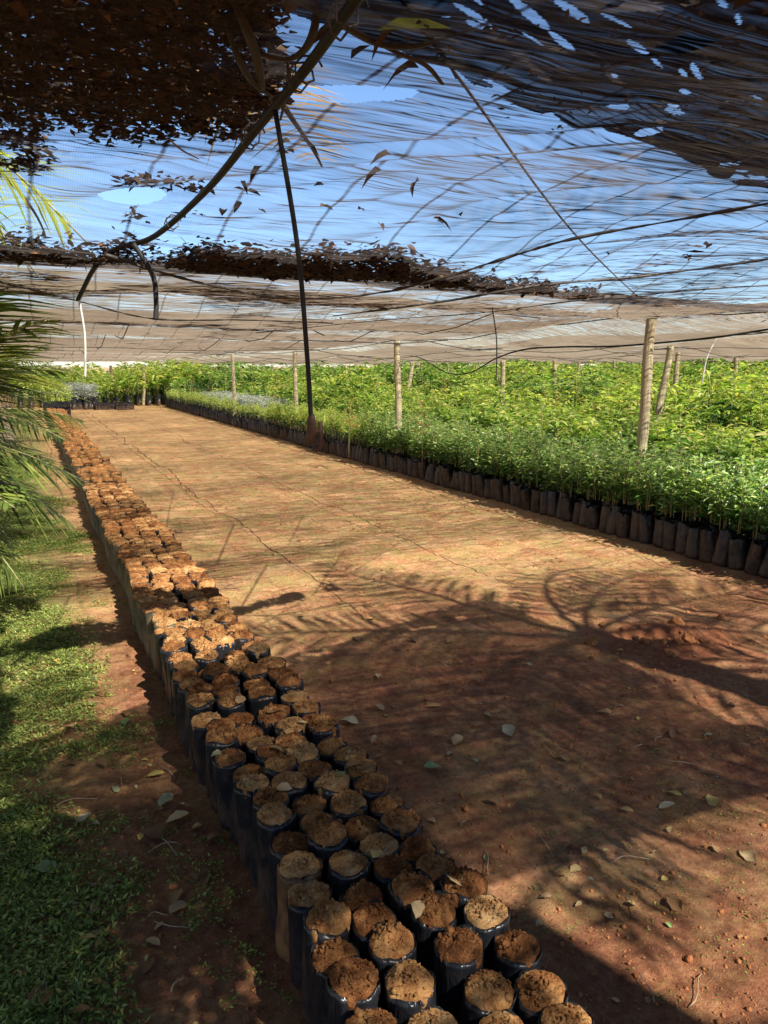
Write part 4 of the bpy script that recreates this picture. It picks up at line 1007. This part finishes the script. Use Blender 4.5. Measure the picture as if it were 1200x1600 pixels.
# ------------------------------------------------------------------ palms
def frond_geo(seed, L=1.8, ll=.42, n=42, droop=.55, stiff=.6, hang=.35, lod=0, w=.028, gap=0.0, rr=1):
    """a frond along +X from the origin: rachis and leaflets, its own arch downwards"""
    r = np.random.default_rng(seed); T = np.linspace(0, 1, 16)
    def pt(t): return np.stack([L*t*(1-.18*droop*t), .06*np.sin(t*3+seed)*t, L*(-droop*t*t*.75)], -1)
    P = pt(T); ra = Geo(); ra.add(*tube([tuple(p) for p in P], [.016*rr*(1-.85*t)+.002 for t in T], 6, True, .6))
    t = np.linspace(.14, .99, n); t = np.concatenate([t, t+.004]); sgn = np.concatenate([np.ones(n), -np.ones(n)])
    k = r.uniform(0, 1, 2*n) > gap; t = t[k]; sgn = sgn[k]; t = np.clip(t+r.normal(0, .004, len(t)), 0, 1)
    p = pt(t); tang = norm(pt(np.minimum(t+.02, 1.02))-p); side = np.cross(tang, [0, 0, 1.0]); side = norm(side)*sgn[:, None]; up = np.cross(norm(np.cross(tang, [0, 0, 1.0])), tang)
    d = norm(tang*stiff+side*1.0+up*r.normal(.12, .10, len(t))[:, None]+r.normal(0, .05, (len(t), 3)))
    ln = ll*(np.sin(PI*np.clip(t*.85+.17, 0, 1))**.6)*r.uniform(.85, 1.1, len(t))
    # strips with four stations, bending down
    st = [0, .3, .65, 1.0]; V = []
    nrm = norm(np.cross(d, np.cross(side, tang)+1e-6)); wd = norm(np.cross(d, up))
    hg = hang*r.uniform(.5, 1.5, len(t))
    for i, s in enumerate(st):
        c = p+d*(ln*s)[:, None]-np.array([0, 0, 1.0])*(ln*hg*s*s)[:, None]; ww = w*(.5, 1.0, .8, .04)[i]*.5
        V += [c+wd*ww, c-wd*ww]
    V = np.stack(V, 1); N = len(t); base = []
    for i in range(3): base += [(2*i, 2*i+1, 2*i+3), (2*i, 2*i+3, 2*i+2)]
    Fc = (np.array(base)[None]+(np.arange(N)*8)[:, None, None]).reshape(-1, 3)
    lf = Geo(); lf.add(V.reshape(-1, 3), Fc); return ra, lf
for q in LATE: lying_frond(*q)
def palm(x, y, crown, label, fronds, mats='palm_green', trunk_r=.12, nf=42, rr=1, seed=1, L=1.8, ll=.42, dead=2, w=.028, tilt=(0, 0), trunk=True):
    t = thing('palm_tree', label, 'palm tree', (x, y, 0)); g = Geo(); P = []; R = []
    for i in range(24):
        q = i/23; P.append((tilt[0]*q*q, tilt[1]*q*q, crown*q)); R.append(trunk_r*(1.15-.25*q)*(1+.05*(i % 2)))
    g.add(*tube(P, R, 14)); g.obj('trunk', [M['trunk']], t)
    pro = [frond_geo(seed*10+k, L, ll, nf, w=w, rr=rr, droop=(.35, .55, .8)[k % 3], hang=(.3, .5, .4)[k % 3]) for k in range(3)]
    ms = [(a.mesh('rachis', [M['stem']]), b_.mesh('leaflets', [M[mats]])) for a, b_ in pro]
    dr = frond_geo(seed*10+7, L*.9, ll*.8, droop=1.1, hang=1.0, w=w*.7, gap=.25); md = (dr[0].mesh('rachis', [M['twig']]), dr[1].mesh('leaflets', [M['palm_dry']]))
    for i, (az, el, s) in enumerate(fronds):
        m = md if i >= len(fronds)-dead else ms[i % 3]
        fr_ = link('frond', m[0], t, (tilt[0], tilt[1], crown)); fr_.rotation_euler = (0, -math.radians(el), math.radians(az)); fr_.scale = (s, s, s)
        if m is md: fr_['label'] = 'dry drooping brown frond'
        link('leaflets', m[1], fr_)
    return t
def ring(n, seed, el=(5, 65), s=(.85, 1.1), extra=()):
    r2 = random.Random(seed); return [(360*i/n+r2.uniform(-12, 12), r2.uniform(*el), r2.uniform(*s)) for i in range(n)]+list(extra)
# young palms along the left edge of the path
palm(-.95, 4.9, 1.15, 'young palm beside the path whose lower fronds reach in at the left edge', ring(6, 3, (35, 70), (.6, .8))+[(-18, 60, .9), (-45, 45, .9), (-5, 12, .8), (-48, 12, .75), (-30, 62, .95), (-20, -5, .75), (-25, 45, .95), (-52, 30, .8), (-12, 26, .8), (-35, 2, .75), (-60, -8, .7), (25, 52, .9), (60, -10, .7)], seed=2, L=1.5, ll=.62, dead=1, w=.034)
palm(-.8, 7.4, 1.1, 'second palm along the left of the path with fronds hanging low', ring(7, 5, (20, 60), (.7, .9))+[(5, 25, .85), (-30, 30, .8), (-55, 15, .7), (-15, 5, .7), (20, 45, .8), (40, 0, .6), (0, -20, .6)], seed=3, L=1.5, ll=.5, dead=2)
palm(-.62, 12.0, 1.4, 'third palm on the left with bright arching fronds', ring(8, 6, (20, 60), (.7, .95))+[(20, -10, .7), (-20, -25, .6)], 'palm_lit', seed=4, L=1.6, ll=.5)
palm(-.5, 17.0, 1.5, 'fourth grey trunked palm on the left of the path', ring(8, 7, (10, 50), (.7, .95))+[(10, -35, .7), (-40, -45, .7)], seed=5, L=1.6, ll=.5, trunk_r=.16)
palm(-.7, 21.5, 1.5, 'fifth grey trunked palm near the far end', ring(8, 8, (10, 50), (.7, .9))+[(0, -40, .6), (60, -40, .6)], seed=6, L=1.5, ll=.5, trunk_r=.16)
palm(-1.4, 26, 1.6, 'last palm by the far bushes', ring(8, 9, (10, 50), (.7, .95))+[(0, -40, .6), (60, -40, .6)], seed=6, L=1.5, ll=.5, trunk_r=.16)
# tall palms above the net: one at the upper left, three behind the camera that throw the shade
palm(-1.9, 3.2, 3.1, 'tall palm above the net at upper left with yellow and dry fronds', ring(7, 10, (20, 60), (.8, 1.0))+[(-18, 8, 1.05), (8, 5, 1.0), (-32, 15, 1.05), (-2, -2, 1.1), (-22, -4, 1.12), (14, -6, .95)], 'palm_lit', .14, 42, 1, 7, 2.2, .55, 2)
palm(-1.6, 6.6, 3.0, 'tall yellow fronded palm standing beyond the net on the left', ring(9, 12, (5, 45), (.8, 1.0))+[(0, -8, .9), (-30, -10, .9)], 'palm_lit', .14, 42, 1, 8, 2.1, .5, 2)
palm(4.2, -.45, 4.0, 'tall palm behind the camera on the right that throws the frond shadows', ring(9, 13, (2, 40), (.85, 1.1)), 'palm_green', .15, 34, 2.2, 9, 2.6, .62, 0, .034)
palm(2.6, -2.9, 4.6, 'tall palm well behind the camera throwing shade on the near earth', ring(5, 14, (5, 50), (.85, 1.05)), 'palm_green', .15, 34, 2, 10, 2.5, .58, 0, .036)
palm(1.15, -2.1, 4.6, 'tall palm behind the camera on the left shading the near grass', ring(11, 15, (5, 50), (.62, .8)), 'palm_green', .15, 42, 1.5, 11, 2.3, .55, 0, .036)

# ------------------------------------------------------------------ grass, weeds, leaves, twigs and crumbs
r = np.random.default_rng(12)
n = 15000; x = r.uniform(-.9, .55, n); y = 1.2+(r.uniform(0, 1, n)**1.6)*14
dens = fbm(x*2.6, y*2.0, 4, 31)-.0+.8*(.10-x)-.10*(y < 4)*(x > -.05); dens = dens-.10*(fbm(x*1.3+4, y*.9, 2, 35) > .56)+.03*(x > .1); k = (dens > .53+r.uniform(-.10, .16, n))
x, y = x[k], y[k]; nb = 30; N = len(x)
px_ = np.repeat(x, nb)+r.normal(0, .035, N*nb); py_ = np.repeat(y, nb)+r.normal(0, .035, N*nb)
az = r.uniform(0, 6.28, N*nb); up = r.uniform(.1, 1.3, N*nb); pos = np.column_stack([px_, py_, ground_h(px_, py_)+r.uniform(0, .018, N*nb)])
ln = r.uniform(.009, .030, N*nb); g = Geo()
g.add(*leaves(pos, np.column_stack([np.cos(az), np.sin(az), up]), ln, ln*.34, r.uniform(0, .6, N*nb), .1, 2, r))
o = g.obj('grass', [M['grass']], smooth=False); tag(o, 'fine creeping grass beside the path on the left', 'grass', None, 'stuff')
n = 7000; x = r.uniform(1.05, 4.95, n); y = r.uniform(1.2, 13, n); k = fbm(x*1.6, y*1.6, 3, 55)+.05*(x > 3.4) > .50; x, y = x[k], y[k]; nb = 7; N = len(x)
px_ = np.repeat(x, nb)+r.normal(0, .018, N*nb); py_ = np.repeat(y, nb)+r.normal(0, .018, N*nb); az = r.uniform(0, 6.28, N*nb)
ln = r.uniform(.004, .013, N*nb); g = Geo(); g.add(*leaves(np.column_stack([px_, py_, ground_h(px_, py_)+.002]), np.column_stack([np.cos(az), np.sin(az), r.uniform(.1, .7, N*nb)]), ln, ln*.45, .2, .1, 2, r))
n = 420; x = r.uniform(.05, .50, n); y = r.uniform(1.2, 5.5, n); k = fbm(x*5, y*3.5, 3, 57) > .52; x, y = x[k], y[k]; nb = 26; N = len(x)
px_ = np.repeat(x, nb)+r.normal(0, .016, N*nb); py_ = np.repeat(y, nb)+r.normal(0, .016, N*nb); az = r.uniform(0, 6.28, N*nb); ln = r.uniform(.006, .018, N*nb)
g.add(*leaves(np.column_stack([px_, py_, ground_h(px_, py_)+.003]), np.column_stack([np.cos(az), np.sin(az), r.uniform(.1, .9, N*nb)]), ln, ln*.4, .2, .1, 2, r))
o = g.obj('ground_weeds', [M['grass']], smooth=False); tag(o, 'tiny weeds scattered over the bare earth', 'weeds', None, 'stuff')
n = 16000; x = r.uniform(-.4, 4.9, n); y = 1.1+(r.uniform(0, 1, n)**1.8)*9; s = r.choice([.003, .005, .008, .013], n, p=[.66, .25, .08, .01])
k = ~((x > .5) & (x < 1.03)); x, y, s = x[k], y[k], s[k]; protos = [blob(1, r)+(np.zeros(20, int),) for _ in range(4)]
o = merge_copies('soil_crumbs', protos, np.column_stack([x, y, ground_h(x, y)+s*.2]), [M['clod']], s, 9, 0); tag(o, 'small crumbs of red soil strewn over the path', 'soil crumbs', None, 'stuff')
# clods round the hole
hc = at_z(1035, 1000, 0); r2 = np.random.default_rng(3)
for i in range(60):
    a = r2.uniform(0, 6.28); q = abs(r2.normal(0, .22)); s = float(r2.choice([.012, .018, .028, .045], p=[.4, .3, .2, .1])); v, f = blob(s, r2)
    X0 = hc.x+math.cos(a)*q*1.2; Y0 = hc.y+math.sin(a)*q*.6-.08
    o = link('soil_clod', make_mesh('soil_clod', v, f, None, [M['clod']], False), None, (X0, Y0, float(ground_h(X0, Y0))+s*.3)); tag(o, 'loose lump of red soil beside the dug hole', 'clod', 'lumps of soil round the hole')
FL = []
for k in range(6):
    rr = np.random.default_rng(300+k); 
    NS = 11; tt = np.linspace(0, 1, NS); L0 = .075; W0 = .017+.006*(k % 3); V = []; cv = rr.uniform(-1.3, 1.3); tw = rr.uniform(-1.5, 1.5)
    for t in tt:
        hw = W0*(math.sin(PI*t**.8)**.8)*(1+.10*math.sin(t*17+k))+.0006
        for q in (-1, -.5, 0, .5, 1):
            aa = q*.7+tw*(t-.5); V.append((L0*t, hw*q*math.cos(aa*.6)+.006*cv*math.sin(t*3), .003+hw*abs(q)*.22+.010*abs(cv)*math.sin(t*PI)*(.4+.6*t)+hw*q*math.sin(tw*(t-.5))*.8))
    Fq = [(i*5+j, i*5+j+5, i*5+j+6) for i in range(NS-1) for j in range(4)]+[(i*5+j, i*5+j+6, i*5+j+1) for i in range(NS-1) for j in range(4)]
    st_v, st_f = tube([(-.014, 0, .004), (0, .0006, .003)], .0008, 4); V = np.vstack([V, st_v]); Fq = np.vstack([Fq, st_f+NS*5])
    FL.append(make_mesh('fallen_leaf', V, Fq, None, [M['fallen']]))
def place_leaf(p, label, grp, s=1.0, k=None, rot=None):
    o = link('fallen_leaf', FL[random.randrange(6) if k is None else k], None, p); o.scale = (s, s, s*random.uniform(.8, 1.6)); o.rotation_euler = rot or (random.uniform(-.3, .3), random.uniform(-.25, .1), random.uniform(0, 6.28)); tag(o, label, 'leaf', grp); return o
left_px = [(60, 880), (140, 1060), (150, 1085), (200, 1110), (195, 1135), (100, 1140), (105, 1195), (155, 1195), (185, 1240), (250, 1265), (260, 1290), (255, 1310), (145, 1290), (120, 1290), (90, 1355), (180, 1380), (150, 1410), (30, 1460), (120, 1470), (160, 1465), (250, 1470), (240, 1490), (210, 1355), (275, 1350), (320, 1370), (265, 1425), (325, 1320), (300, 1300), (50, 1515), (60, 1575), (105, 1575), (185, 1560), (165, 1455), (200, 1340), (230, 1215), (280, 1390), (20, 990), (95, 1040)]
for px, py in left_px:
    p = at_z(px, py, .01); p.z = float(ground_h(p.x, p.y))+.006; place_leaf(p, 'dry curled leaf fallen on the grass and earth left of the bags', 'fallen leaves on the left', random.uniform(.45, 1.15))
right_px = [(640, 998), (560, 1000), (585, 965), (700, 1005), (750, 1060), (765, 1115), (580, 1160), (560, 1130), (630, 1192), (710, 1160), (690, 1200), (760, 1250), (905, 1352), (895, 1320), (1040, 1240), (1060, 1235), (1075, 1245), (1030, 1262), (1100, 1150), (1050, 1155), (1120, 1260), (955, 1110), (1000, 1120), (970, 1270), (870, 1180), (1180, 1350), (1065, 1430), (940, 1250), (590, 1050), (475, 960), (500, 1010), (1150, 1100), (830, 1040), (690, 1100), (600, 1105), (800, 1150)]
for px, py in right_px:
    p = at_z(px, py, .01); p.z = float(ground_h(p.x, p.y))+.006; place_leaf(p, 'pale dry leaf lying on the bare earth right of the bags', 'fallen leaves on the earth', random.uniform(.45, 1.2))
for i in range(110):
    if i < 50: px, py = random.gauss(190, 75), random.uniform(980, 1590)
    else: px, py = random.uniform(520, 1190), random.uniform(960, 1590)
    p = at_z(px, py, .01); p.z = float(ground_h(p.x, p.y))+.004
    if .42 < p.x < 1.12: continue
    if i < 50: place_leaf(p, 'small scrap of dry leaf on the ground left of the bags', 'leaf scraps on the left', random.uniform(.22, .5))
    else: place_leaf(p, 'small scrap of dry leaf on the open earth right of the bags', 'leaf scraps on the earth', random.uniform(.2, .5))
for px, py in [(515, 1218), (440, 1175), (655, 1408), (592, 1330), (372, 1100), (440, 1112), (480, 1130), (430, 1235), (540, 1195), (700, 1370), (345, 1175)]:
    place_leaf(at_z(px, py, .297), 'pale leaf fallen on top of the soil bags', 'leaves on the soil bags', random.uniform(.55, .85))
for i in range(46):
    if i < 20: px, py = random.uniform(20, 380), random.uniform(1050, 1580)
    else: px, py = random.uniform(560, 1190), random.uniform(980, 1590)
    p = at_z(px, py, .01)
    if .48 < p.x < 1.06: continue
    a = random.uniform(0, 6.28); L = random.uniform(.04, .16); pts = [Vector((math.cos(a)*L*t, math.sin(a)*L*t+.012*math.sin(t*5+i), .004+.01*math.sin(t*3))) for t in np.linspace(0, 1, 6)]
    g = Geo(); g.add(*tube(pts, .0014, 5)); o = g.obj('dry_twig', [M['twig']], None, True, (p.x, p.y, float(ground_h(p.x, p.y))+.003)); tag(o, 'thin dry twig lying on the earth', 'twig', 'twigs on the ground')
